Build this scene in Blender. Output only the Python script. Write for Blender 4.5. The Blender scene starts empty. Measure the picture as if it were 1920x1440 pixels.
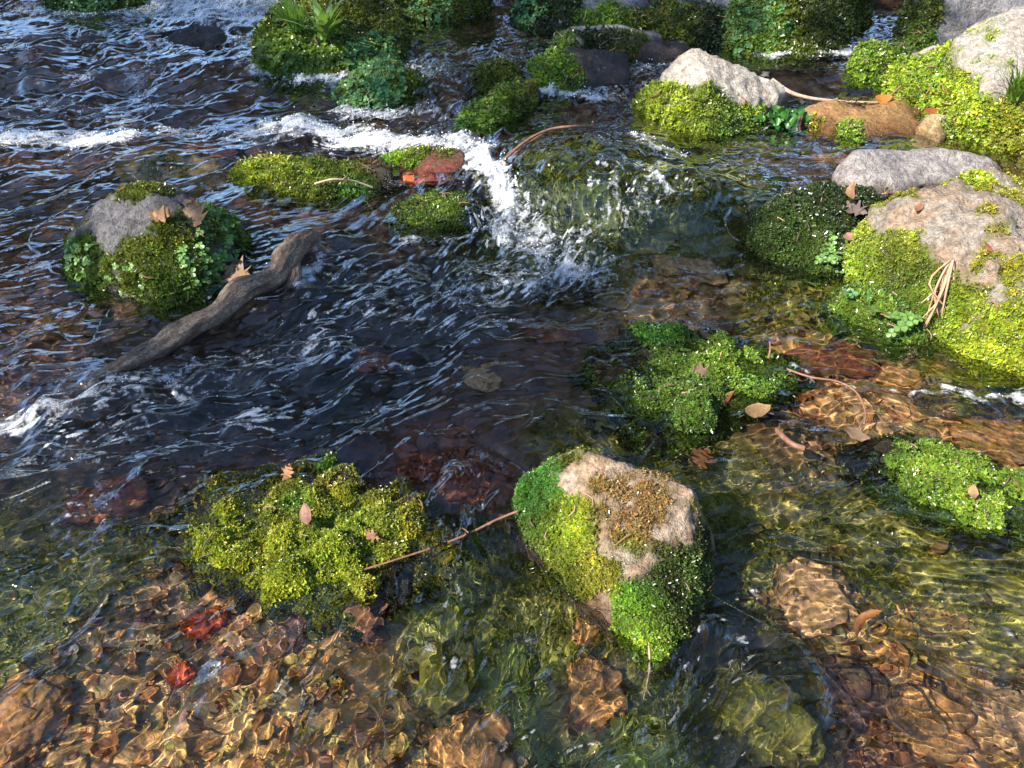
import bpy, bmesh, math, random, time
import numpy as np
from mathutils import Vector
T00 = time.time()
rng = np.random.default_rng(7)
random.seed(7)
sc = bpy.context.scene
COL = sc.collection

# ------------------------------------------------------------------ noise
def _h(ix, iy, iz, seed):
    h = (ix.astype(np.int64) * 374761393 + iy.astype(np.int64) * 668265263 + iz * 2147483647 + seed * 974634777) & 0xffffffff
    h = ((h ^ (h >> 13)) * 1274126177) & 0xffffffff
    return h ^ (h >> 16)
def pn2(x, y, seed=0):
    x = np.asarray(x, float); y = np.asarray(y, float)
    ix = np.floor(x).astype(np.int64); iy = np.floor(y).astype(np.int64)
    fx = x - ix; fy = y - iy
    sx = fx * fx * fx * (fx * (fx * 6 - 15) + 10); sy = fy * fy * fy * (fy * (fy * 6 - 15) + 10)
    def g(dx, dy):
        a = _h(ix + dx, iy + dy, 0, seed) * (2 * math.pi / 4294967296.0)
        return np.cos(a) * (fx - dx) + np.sin(a) * (fy - dy)
    a = g(0, 0); b = g(1, 0); c = g(0, 1); d = g(1, 1)
    return 1.5 * ((a + sx * (b - a)) * (1 - sy) + (c + sx * (d - c)) * sy)
def pn3(P, seed=0):
    ip = np.floor(P).astype(np.int64); f = P - ip
    s = f * f * f * (f * (f * 6 - 15) + 10)
    out = 0
    for dx in (0, 1):
        for dy in (0, 1):
            for dz in (0, 1):
                h = _h(ip[:, 0] + dx, ip[:, 1] + dy, ip[:, 2] + dz, seed)
                gx = ((h & 1023) / 511.5 - 1); gy = (((h >> 10) & 1023) / 511.5 - 1); gz = (((h >> 20) & 1023) / 511.5 - 1)
                w = (s[:, 0] if dx else 1 - s[:, 0]) * (s[:, 1] if dy else 1 - s[:, 1]) * (s[:, 2] if dz else 1 - s[:, 2])
                out = out + w * (gx * (f[:, 0] - dx) + gy * (f[:, 1] - dy) + gz * (f[:, 2] - dz))
    return out * 1.2
def fbm3(P, n=4, seed=0, gain=.5):
    o = 0; a = 1
    for i in range(n):
        o = o + a * pn3(P * 2 ** i + 17.3 * i, seed + i); a *= gain
    return o
def fbm2(x, y, n=3, seed=0):
    o = 0; a = 1
    for i in range(n):
        o = o + a * pn2(x * 2 ** i + 5.1 * i, y * 2 ** i, seed + i); a *= .5
    return o
def sst(a, b, x):
    t = np.clip((x - a) / (b - a), 0, 1); return t * t * (3 - 2 * t)
def nrm(v):
    return v / np.maximum(np.linalg.norm(v, axis=-1, keepdims=True), 1e-9)

# ------------------------------------------------------------------ camera and picking points by sight line
FPX = 1400.0; CZ = 1.2; PIT = math.radians(40)
CAM = np.array((0, 0, CZ))
def ray(u, v):
    a = (u - 960) / FPX; b = (720 - v) / FPX
    return np.array((a, math.cos(PIT) + b * math.sin(PIT), -math.sin(PIT) + b * math.cos(PIT)))
def P0(u, v):
    d = ray(u, v); t = CZ / (.035 * d[1] - d[2]); return CAM + t * d

HUMP = P0(1105, 345)
HUMP2 = P0(1390, 405)
HUMP3 = P0(330, 300)
LEDGE = P0(780, 150)
def Wb(x, y):
    """still level of the stream: slope, two small steps and the domes of water over drowned boulders"""
    x = np.asarray(x, float); y = np.asarray(y, float)
    z = .035 * y
    wob = .18 * pn2(x * 1.3, y * .3, 3) + .07 * pn2(x * 4, y * 2, 4)
    z = z + .05 * sst(3.12, 3.36, y + wob) + .09 * sst(4.0, 4.45, y + wob - .10 * (x < -1))
    dx = x - HUMP[0]; dy = y - HUMP[1]; dx = np.where(dx > 0, dx * .8, dx)
    r = np.sqrt((dx / .36) ** 2 + (dy / .34) ** 2 + .4 * dx * dy / (.36 * .34))
    z = z + .11 * np.exp(-np.where(dy > -.05, r ** 3.2, r ** 5.5)) * (1 - .35 * sst(0, .35, dx)) * (1 + .12 * pn2(x * 9, y * 9, 8))
    dx = x - HUMP2[0]; dy = y - HUMP2[1]
    z = z + .03 * np.exp(-((dx / .25) ** 2 + (dy / .2) ** 2))
    dx = x - HUMP3[0]; dy = y - HUMP3[1]
    z = z + .03 * np.exp(-((dx / .3) ** 2 + (dy / .14) ** 2))
    return z
def at(u, v, h=0.0):
    d = ray(u, v); t = CZ / (.035 * d[1] - d[2])
    for _ in range(40):
        p = CAM + t * d
        t = .5 * t + .5 * (CZ - float(Wb(p[0], p[1])) - h) / (-d[2])
    return CAM + t * d
def up(u, v, vb):
    g = at(u, vb); d = ray(u, v); return CAM + d * (g[1] / d[1])
def pdist(p): return float(np.linalg.norm(np.asarray(p) - CAM))

# ------------------------------------------------------------------ mesh helpers
def mesh(name, V, F, mat, smooth=True, attrs=None):
    V = np.asarray(V, np.float32); F = np.asarray(F, np.int32)
    me = bpy.data.meshes.new(name); k = F.shape[1]
    me.vertices.add(len(V)); me.vertices.foreach_set('co', V.ravel())
    me.loops.add(F.size); me.loops.foreach_set('vertex_index', F.ravel())
    me.polygons.add(len(F)); me.polygons.foreach_set('loop_start', np.arange(0, F.size, k, dtype=np.int32))
    me.polygons.foreach_set('use_smooth', np.full(len(F), smooth))
    for an, val in (attrs or {}).items():
        val = np.asarray(val, np.float32)
        if val.ndim == 2:
            a = me.attributes.new(an, 'FLOAT_COLOR', 'POINT')
            a.data.foreach_set('color', np.concatenate([val, np.ones((len(val), 1), np.float32)], 1).ravel())
        else:
            a = me.attributes.new(an, 'FLOAT', 'POINT'); a.data.foreach_set('value', val)
    me.update(calc_edges=True)
    me.materials.append(mat)
    return me
def put(name, me, parent=None):
    o = bpy.data.objects.new(name, me); COL.objects.link(o)
    if parent is not None: o.parent = parent; o.location = -Vector(parent.location)
    return o
def tag(o, label, cat, group=None, kind=None):
    if label: o['label'] = label
    if cat: o['category'] = cat
    if group: o['group'] = group
    if kind: o['kind'] = kind
    return o
def thing(name, loc, label, cat, group=None):
    o = bpy.data.objects.new(name, None); COL.objects.link(o); o.location = [float(c) for c in loc]; o.empty_display_size = .05
    return tag(o, label, cat, group)
def gridf(nr, ncol):
    i = np.arange((nr - 1) * (ncol - 1)); r = i // (ncol - 1); c = i % (ncol - 1); a = r * ncol + c
    return np.stack([a, a + 1, a + ncol + 1, a + ncol], -1)
def tube(pts, rad, nseg=10, noise=0.0, seed=0, sub=6, cap=True):
    """smooth tapering tube through points; returns V, F"""
    pts = np.asarray(pts, float); rad = np.asarray(rad, float); n = len(pts)
    t = np.linspace(0, n - 1, (n - 1) * sub + 1); out = []; rr = np.interp(t, np.arange(n), rad)
    for s in t:
        i = min(int(s), n - 2); f = s - i
        p0 = pts[max(i - 1, 0)]; p1 = pts[i]; p2 = pts[i + 1]; p3 = pts[min(i + 2, n - 1)]
        out.append(.5 * (2 * p1 + (p2 - p0) * f + (2 * p0 - 5 * p1 + 4 * p2 - p3) * f * f + (3 * p1 - p0 - 3 * p2 + p3) * f ** 3))
    C = np.array(out); Tn = nrm(np.gradient(C, axis=0))
    a = np.cross(Tn, np.array((0, 0, 1.0))); bad = np.linalg.norm(a, axis=1) < 1e-3; a[bad] = (1, 0, 0); a = nrm(a); b = np.cross(a, Tn)
    th = np.linspace(0, 2 * math.pi, nseg, endpoint=False)
    V = C[:, None] + rr[:, None, None] * (np.cos(th)[None, :, None] * a[:, None] + np.sin(th)[None, :, None] * b[:, None])
    V = V.reshape(-1, 3)
    if noise:
        ctr = np.repeat(C, nseg, 0); d = V - ctr
        ax = np.repeat(np.arange(len(C)) * .35, nseg); ang = np.tile(th, len(C))
        q = np.stack([np.cos(ang) * 2.2, np.sin(ang) * 2.2, ax * .35], -1)
        V = ctr + d * (1 + noise * (fbm3(q, 3, seed) + .5 * fbm3(q * np.array((3, 3, .5)), 2, seed + 9)))[:, None]
    F = []
    m = len(C)
    for i in range(m - 1):
        for j in range(nseg):
            F.append((i * nseg + j, i * nseg + (j + 1) % nseg, (i + 1) * nseg + (j + 1) % nseg, (i + 1) * nseg + j))
    if cap:
        V = np.concatenate([V, C[:1] - Tn[:1] * rr[0] * .3, C[-1:] + Tn[-1:] * rr[-1] * .3])
        for j in range(nseg):
            F.append((len(V) - 2, (j + 1) % nseg, j, j)); F.append((len(V) - 1, (m - 1) * nseg + j, (m - 1) * nseg + (j + 1) % nseg, (m - 1) * nseg + (j + 1) % nseg))
        # degenerate quads become triangles
        F = [f if f[2] != f[3] else (f[0], f[1], f[2], f[2]) for f in F]
    return V, F
def join(parts):
    Vs = []; Fs = []; n = 0
    for V, F in parts:
        Vs.append(np.asarray(V, float)); Fs += [tuple(int(i) + n for i in f) for f in F]; n += len(V)
    return np.concatenate(Vs), Fs
def pymesh(name, V, F, mat, smooth=True, attrs=None):
    F = [tuple(dict.fromkeys(f)) for f in F]
    me = bpy.data.meshes.new(name); me.from_pydata([tuple(map(float, v)) for v in V], [], F); me.update()
    for p in me.polygons: p.use_smooth = smooth
    for an, val in (attrs or {}).items():
        val = np.asarray(val, np.float32)
        if val.ndim == 2:
            a = me.attributes.new(an, 'FLOAT_COLOR', 'POINT')
            a.data.foreach_set('color', np.concatenate([val, np.ones((len(val), 1), np.float32)], 1).ravel())
        else:
            a = me.attributes.new(an, 'FLOAT', 'POINT'); a.data.foreach_set('value', val)
    me.materials.append(mat); return me

# ------------------------------------------------------------------ materials
class NT:
    def __init__(s, name):
        s.m = bpy.data.materials.new(name); s.m.use_nodes = True; s.t = s.m.node_tree; s.t.nodes.clear()
        s.out = s.n('ShaderNodeOutputMaterial')
    def n(s, typ, **kw):
        nd = s.t.nodes.new(typ)
        for k, v in kw.items(): setattr(nd, k, v)
        return nd
    def l(s, a, b): s.t.links.new(a, b)
    def val(s, inp, x):
        if hasattr(x, 'is_linked') or hasattr(x, 'links'): s.l(x, inp)
        elif isinstance(x, (tuple, list)) and len(x) == 3 and inp.type == 'RGBA': inp.default_value = (*x, 1)
        else: inp.default_value = x
    def math(s, op, a, b=0.0, clamp=False):
        nd = s.n('ShaderNodeMath', operation=op, use_clamp=clamp); s.val(nd.inputs[0], a); s.val(nd.inputs[1], b); return nd.outputs[0]
    def mix(s, f, a, b, mode='MIX'):
        nd = s.n('ShaderNodeMixRGB', blend_type=mode); s.val(nd.inputs[0], f); s.val(nd.inputs[1], a); s.val(nd.inputs[2], b); return nd.outputs[0]
    def noise(s, scale, detail=4, rough=.55, dist=0, vec=None):
        nd = s.n('ShaderNodeTexNoise'); nd.inputs['Scale'].default_value = scale; nd.inputs['Detail'].default_value = detail
        nd.inputs['Roughness'].default_value = rough; nd.inputs['Distortion'].default_value = dist
        s.l(vec if vec is not None else s.pos(), nd.inputs['Vector']); return nd.outputs['Fac']
    def pos(s):
        if not hasattr(s, '_p'): s._p = s.n('ShaderNodeTexCoord').outputs['Object']
        return s._p
    def ramp(s, f, stops):
        nd = s.n('ShaderNodeValToRGB'); e = nd.color_ramp.elements
        while len(e) < len(stops): e.new(.5)
        for el, (p, c) in zip(e, stops):
            el.position = p; el.color = (*c, 1) if isinstance(c, (tuple, list)) else (c, c, c, 1)
        s.l(f, nd.inputs[0]); return nd.outputs[0]
    def attr(s, name, fac=False):
        nd = s.n('ShaderNodeAttribute', attribute_name=name); return nd.outputs['Fac' if fac else 'Color']
    def bump(s, h, strength=.5, dist=.01, normal=None):
        nd = s.n('ShaderNodeBump'); nd.inputs['Strength'].default_value = strength; nd.inputs['Distance'].default_value = dist
        s.l(h, nd.inputs['Height'])
        if normal is not None: s.l(normal, nd.inputs['Normal'])
        return nd.outputs[0]
    def bsdf(s, col, rough=.7, normal=None, spec=.5):
        b = s.n('ShaderNodeBsdfPrincipled'); s.val(b.inputs['Base Color'], col); s.val(b.inputs['Roughness'], rough)
        s.val(b.inputs['Specular IOR Level'], spec)
        if normal is not None: s.l(normal, b.inputs['Normal'])
        return b
    def fin(s, sh):
        s.l(sh, s.out.inputs[0]); return s.m

def stone_mat(name, c1, c2, c3, rust=None, rustamt=.5):
    """mottled stone; 'wet' (near the water) darkens and polishes, 'moss' greens the surface below the moss leaves"""
    k = NT(name)
    n1 = k.noise(5, 8, .65, .4); n2 = k.noise(38, 6, .7); n3 = k.noise(160, 3, .6)
    c = k.mix(k.ramp(n1, [(.32, 0.), (.66, 1.)]), c1, c2)
    c = k.mix(k.math('MULTIPLY', k.ramp(n2, [(.44, 0.), (.60, 1.)]), .85), c, c3)
    vs = k.n('ShaderNodeTexVoronoi'); vs.inputs['Scale'].default_value = 34; k.l(k.pos(), vs.inputs['Vector'])
    c = k.mix(k.math('MULTIPLY', k.math('MULTIPLY', k.ramp(vs.outputs['Distance'], [(.12, 1.), (.30, 0.)]), k.ramp(k.noise(3.5, 4), [(.48, 0.), (.6, 1.)])), .5), c, (.42, .43, .36))
    if rust is not None:
        c = k.mix(k.math('MULTIPLY', k.ramp(k.noise(9, 6, .7, 1.0), [(.45, 0.), (.62, 1.)]), rustamt), c, rust)
    n4 = k.noise(75, 5, .75); c = k.mix(.8, c, k.ramp(n4, [(.36, (.42, .40, .38)), (.52, (1.0, 1.0, 1.0)), (.7, (1.3, 1.28, 1.22))]), 'MULTIPLY')
    c = k.mix(.4, c, k.ramp(n3, [(.3, (.35, .35, .35)), (.7, (1.35, 1.35, 1.35))]), 'MULTIPLY')
    vor = k.n('ShaderNodeTexVoronoi', feature='DISTANCE_TO_EDGE'); vor.inputs['Scale'].default_value = 6
    wv = k.n('ShaderNodeVectorMath', operation='ADD'); k.l(k.pos(), wv.inputs[0])
    nz = k.n('ShaderNodeTexNoise'); nz.inputs['Scale'].default_value = 4; nz.inputs['Detail'].default_value = 5; k.l(k.pos(), nz.inputs['Vector'])
    k.l(nz.outputs['Color'], wv.inputs[1]); k.l(wv.outputs[0], vor.inputs['Vector'])
    crack = k.ramp(vor.outputs['Distance'], [(0., 0.), (.02, 1.)])
    c = k.mix(.10, c, crack, 'MULTIPLY')
    moss = k.attr('moss', True); wet = k.attr('wet', True)
    mm = k.math('MULTIPLY', moss, k.ramp(k.noise(60, 4, .6), [(.25, .4), (.55, 1.)]), True)
    c = k.mix(mm, c, k.mix(1., k.attr('mcol'), k.ramp(k.noise(90, 3), [(.3, .4), (.7, 1.5)]), 'MULTIPLY'))
    c = k.mix(k.math('MULTIPLY', wet, .9), c, k.mix(1., c, (.38, .33, .28), 'MULTIPLY'))
    h = k.math('ADD', k.math('ADD', k.math('MULTIPLY', n2, .8), k.math('MULTIPLY', n4, .6)), k.math('ADD', k.math('MULTIPLY', n3, .35), k.math('MULTIPLY', crack, .08)))
    rough = k.math('SUBTRACT', .85, k.math('MULTIPLY', wet, .6))
    return k.fin(k.bsdf(c, rough, k.bump(h, 1.0, .022)).outputs[0])

def leafy_mat(name, trans=.35, rough=.45, spec=.4):
    k = NT(name); c = k.attr('col')
    b = k.bsdf(c, rough, None, spec)
    t = k.n('ShaderNodeBsdfTranslucent'); k.l(k.mix(1., c, (1.25, 1.2, .6), 'MULTIPLY'), t.inputs[0])
    m = k.n('ShaderNodeMixShader'); m.inputs[0].default_value = trans; k.l(b.outputs[0], m.inputs[1]); k.l(t.outputs[0], m.inputs[2])
    return k.fin(m.outputs[0])
M_MOSS = leafy_mat('moss leaves', .3, .27, .6)
M_LEAF = leafy_mat('green plant leaves', .35, .35, .5)
M_TREE = leafy_mat('tree leaves', .3, .5, .3)
def col_mat(name, rough=.6, bumpscale=120, bstr=.4, var=.35, spec=.5, trans=0.):
    k = NT(name); n = k.noise(bumpscale, 5, .65)
    c = k.mix(1., k.attr('col'), k.ramp(n, [(.25, (1 - var,) * 3), (.75, (1 + var,) * 3)]), 'MULTIPLY')
    b = k.bsdf(c, rough, k.bump(n, bstr, .004), spec); sh = b.outputs[0]
    if trans:
        t = k.n('ShaderNodeBsdfTranslucent'); k.l(c, t.inputs[0]); m = k.n('ShaderNodeMixShader'); m.inputs[0].default_value = trans
        k.l(sh, m.inputs[1]); k.l(t.outputs[0], m.inputs[2]); sh = m.outputs[0]
    return k.fin(sh)
M_PEB = col_mat('wet pebbles', .35, 90, .5, .45)
M_DRY = col_mat('dead leaf', .55, 150, .4, .35, .4, .25)
M_WEED = col_mat('water weed', .4, 80, .2, .3, .4, .3)
M_SILT = col_mat('silted stone', .85, 110, .8, .55, .25)
M_BED = col_mat('stream bed', .55, 55, .9, .6)
def bark_mat():
    k = NT('weathered wood')
    mp = k.n('ShaderNodeAttribute', attribute_name='grain').outputs['Vector']
    n = k.noise(11, 9, .75, .4, mp); n2 = k.noise(1.3, 5, .6, .3, mp)
    c = k.ramp(n, [(.34, (.03, .022, .018)), (.47, (.24, .165, .11)), (.60, (.62, .48, .34))])
    c = k.mix(k.math('MULTIPLY', k.ramp(n2, [(.4, 0.), (.6, 1.)]), .7), c, (.07, .035, .02))
    wet = k.attr('wet', True); c = k.mix(wet, c, k.mix(1., c, (.4, .35, .3), 'MULTIPLY'))
    return k.fin(k.bsdf(c, k.math('SUBTRACT', .75, k.math('MULTIPLY', wet, .45)), k.bump(n, .9, .008)).outputs[0])
M_WOOD = bark_mat()
def twig_mat(name, a, b):
    k = NT(name); n = k.noise(60, 5, .7)
    return k.fin(k.bsdf(k.ramp(n, [(.3, a), (.7, b)]), .6, k.bump(n, .6, .003)).outputs[0])
M_TWIG = twig_mat('brown twig', (.10, .04, .022), (.28, .14, .085))
M_PALE = twig_mat('pale twig', (.25, .14, .08), (.55, .42, .30))
M_BARK = twig_mat('tree bark', (.04, .03, .022), (.12, .09, .07))
def water_mat():
    k = NT('stream water')
    g = k.n('ShaderNodeBsdfGlass'); g.inputs['IOR'].default_value = 1.333; g.inputs['Roughness'].default_value = 0.0
    g.inputs['Color'].default_value = (.97, .975, .965, 1)
    f = k.n('ShaderNodeBsdfDiffuse'); f.inputs[0].default_value = (.86, .88, .90, 1)
    tr = k.n('ShaderNodeBsdfTranslucent'); tr.inputs[0].default_value = (.8, .83, .86, 1)
    gl = k.n('ShaderNodeBsdfGlossy'); gl.inputs['Roughness'].default_value = .12
    m0 = k.n('ShaderNodeMixShader'); m0.inputs[0].default_value = .35; k.l(f.outputs[0], m0.inputs[1]); k.l(tr.outputs[0], m0.inputs[2])
    m1 = k.n('ShaderNodeMixShader'); m1.inputs[0].default_value = .12; k.l(m0.outputs[0], m1.inputs[1]); k.l(gl.outputs[0], m1.inputs[2])
    lw = k.n('ShaderNodeLayerWeight'); lw.inputs[0].default_value = .5; fr = k.math('ADD', .008, k.math('MULTIPLY', 1.7, k.math('POWER', lw.outputs['Facing'], 2.7)), True); gs = k.n('ShaderNodeBsdfGlossy'); gs.inputs['Roughness'].default_value = .015
    gm = k.n('ShaderNodeMixShader'); k.l(fr, gm.inputs[0]); k.l(g.outputs[0], gm.inputs[1]); k.l(gs.outputs[0], gm.inputs[2]); g = gm
    foam = k.attr('foam', True)
    n = k.noise(130, 4, .7); n2 = k.noise(45, 3, .6)
    d = k.math('ADD', foam, k.math('MULTIPLY', k.math('SUBTRACT', k.math('ADD', n, n2), 1.0), .9))
    fac = k.math('MULTIPLY', k.ramp(d, [(.34, 0.), (.80, 1.)]), k.ramp(foam, [(.03, 0.), (.2, .92)]))
    m = k.n('ShaderNodeMixShader'); k.l(fac, m.inputs[0]); k.l(g.outputs[0], m.inputs[1]); k.l(m1.outputs[0], m.inputs[2])
    return k.fin(m.outputs[0])
M_WATER = water_mat()
M_BUB = NT('clear droplets'); _g = M_BUB.n('ShaderNodeBsdfGlass'); _g.inputs['IOR'].default_value = 1.33; _g.inputs['Roughness'].default_value = 0.02; M_BUB = M_BUB.fin(_g.outputs[0])

# ------------------------------------------------------------------ moss and small leaves
KIND = dict(yellow=(.29, .37, .03), lime=(.20, .31, .03), green=(.085, .15, .022), olive=(.12, .145, .018), rusty=(.30, .17, .07), dark=(.035, .055, .014),
            algae=(.075, .23, .03), clover=(.19, .34, .09), blue=(.13, .28, .09), gold=(.28, .27, .03), brown=(.12, .07, .03))
def leaves_on(p, n, L, kind_cols, k=4, spread=.9, wid=.5, seed=0, up_pull=.25, jitter=.3, flat=False):
    """k small pointed leaves on each point, as diamond quads; returns V, F, colours"""
    r = np.random.default_rng(seed); m = len(p)
    ax = nrm(n + up_pull * np.array((0, 0, 1.0)) + .35 * r.normal(size=(m, 3)))
    t1 = nrm(np.cross(ax, r.normal(size=(m, 3)))); t2 = np.cross(ax, t1)
    a0 = r.uniform(0, 6.28, m); Vs = []; Cs = []
    shade = np.clip(1 + jitter * r.normal(size=m), .4, 1.9)
    yel = r.normal(size=m) * .12
    for i in range(k):
        a = a0 + 6.283 * i / k + .4 * r.normal(size=m)
        out = np.cos(a)[:, None] * t1 + np.sin(a)[:, None] * t2
        d = nrm(ax + spread * (out * r.uniform(.5, 1.3, m)[:, None]))
        s = nrm(np.cross(d, ax)); l = (L * r.uniform(.6, 1.25, m))[:, None]
        b = p + ax * l * (.0 if flat else .25) * r.uniform(0, 1, m)[:, None]
        tip = b + d * l - (ax * l * .18)
        mid = b + d * l * .55 + ax * l * .06
        w = wid * l * .5
        Vs.append(np.stack([b, mid + s * w, tip, mid - s * w], 1))
        cc = kind_cols * (shade * np.clip(1 + .16 * r.normal(size=m), .6, 1.5))[:, None]
        cc = cc * np.stack([1 + yel, np.ones(m), 1 - yel], -1)
        Cs.append(np.repeat(np.clip(cc, .003, .8)[:, None, :], 4, 1))
    V = np.concatenate(Vs).reshape(-1, 3); C = np.concatenate(Cs).reshape(-1, 3)
    return V, np.arange(len(V)).reshape(-1, 4), C
def round_leaves(p, n, L, cols, seed=0, k=3, stem=.8):
    """clusters of k rounded leaflets (six-sided, cupped) standing off the surface"""
    r = np.random.default_rng(seed); m = len(p); Vs = []; Cs = []; Fs = []; base = 0
    ax = nrm(n * .6 + np.array((0, -.25, .8)) + .4 * r.normal(size=(m, 3)))
    t1 = nrm(np.cross(ax, r.normal(size=(m, 3)))); t2 = np.cross(ax, t1)
    top = p + n * (L * stem * r.uniform(.3, 1.2, m))[:, None]
    sh = np.clip(1 + .25 * r.normal(size=m), .5, 1.6)
    for i in range(k):
        a = 6.283 * i / k + r.uniform(0, .5, m)
        out = np.cos(a)[:, None] * t1 + np.sin(a)[:, None] * t2; side = np.cross(ax, out)
        l = (L * r.uniform(.75, 1.15, m))[:, None]
        ring = []
        for (fx, fy, fz) in ((.05, 0, 0), (.35, .42, .08), (.8, .45, .1), (1.0, .12, .0), (.92, 0, -.03), (1.0, -.12, 0), (.8, -.45, .1), (.35, -.42, .08)):
            ring.append(top + out * l * fx + side * l * fy + ax * l * fz)
        Vs.append(np.stack(ring, 1)); Cs.append(np.repeat((cols * sh[:, None])[:, None, :], 8, 1))
    V = np.concatenate(Vs).reshape(-1, 3); C = np.concatenate(Cs).reshape(-1, 3)
    q = np.arange(len(V) // 8) * 8
    F = np.concatenate([np.stack([q, q + 1, q + 2, q + 4], 1), np.stack([q + 2, q + 3, q + 4, q + 4], 1)[:0], np.stack([q, q + 4, q + 6, q + 7], 1), np.stack([q + 4, q + 2, q + 3, q + 3], 1)[:0]])
    F2 = np.concatenate([np.stack([q + 2, q + 3, q + 4], 1), np.stack([q + 4, q + 5, q + 6], 1)])
    return V, F, F2, np.clip(C, .003, .8)
def two_mesh(name, V, F4, F3, mat, C):
    F = [tuple(f) for f in F4.tolist()] + [tuple(f) for f in F3.tolist()]
    me = bpy.data.meshes.new(name); me.from_pydata(V.tolist(), [], F); me.update()
    a = me.attributes.new('col', 'FLOAT_COLOR', 'POINT'); a.data.foreach_set('color', np.concatenate([C, np.ones((len(C), 1))], 1).astype(np.float32).ravel())
    me.materials.append(mat); return me

# ------------------------------------------------------------------ stones
def hull_remesh(hulls, vox):
    bm = bmesh.new()
    for pts in hulls:
        vs = [bm.verts.new(tuple(map(float, p))) for p in pts]
        r = bmesh.ops.convex_hull(bm, input=vs)
        kill = {e for e in r['geom_interior'] + r['geom_unused'] if isinstance(e, bmesh.types.BMVert)}
        bmesh.ops.delete(bm, geom=list(kill), context='VERTS')
    bmesh.ops.recalc_face_normals(bm, faces=bm.faces)
    me = bpy.data.meshes.new('tmp'); bm.to_mesh(me); bm.free()
    o = bpy.data.objects.new('tmp', me); COL.objects.link(o)
    md = o.modifiers.new('r', 'REMESH'); md.mode = 'VOXEL'; md.voxel_size = vox
    dg = bpy.context.evaluated_depsgraph_get(); e = o.evaluated_get(dg); m2 = e.to_mesh()
    V = np.empty(len(m2.vertices) * 3); m2.vertices.foreach_get('co', V); V = V.reshape(-1, 3)
    F = np.array([tuple(p.vertices) if len(p.vertices) == 4 else tuple(p.vertices) + (p.vertices[2],) for p in m2.polygons])
    e.to_mesh_clear(); bpy.data.objects.remove(o); bpy.data.meshes.remove(me)
    return V, F
def smooth(V, F, it):
    e = np.concatenate([F[:, [0, 1]], F[:, [1, 2]], F[:, [2, 3]], F[:, [3, 0]]]); e = e[e[:, 0] != e[:, 1]]
    n = len(V); cnt = np.bincount(e[:, 0], minlength=n) + np.bincount(e[:, 1], minlength=n)
    for _ in range(it):
        S = np.stack([np.bincount(e[:, 0], V[e[:, 1], c], n) + np.bincount(e[:, 1], V[e[:, 0], c], n) for c in range(3)], -1)
        V = .4 * V + .6 * S / np.maximum(cnt, 1)[:, None]
    return V
def normals(V, F):
    fn = np.cross(V[F[:, 2]] - V[F[:, 0]], V[F[:, 3]] - V[F[:, 1]])
    N = np.zeros_like(V)
    for j in range(4):
        for c in range(3): N[:, c] += np.bincount(F[:, j], fn[:, c], len(V))
    return nrm(N), fn
NROCK = [0]
LITTER = []
LANDED = []          # (x, y, radius) of everything that stands in the water, for the ripples round it
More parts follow.
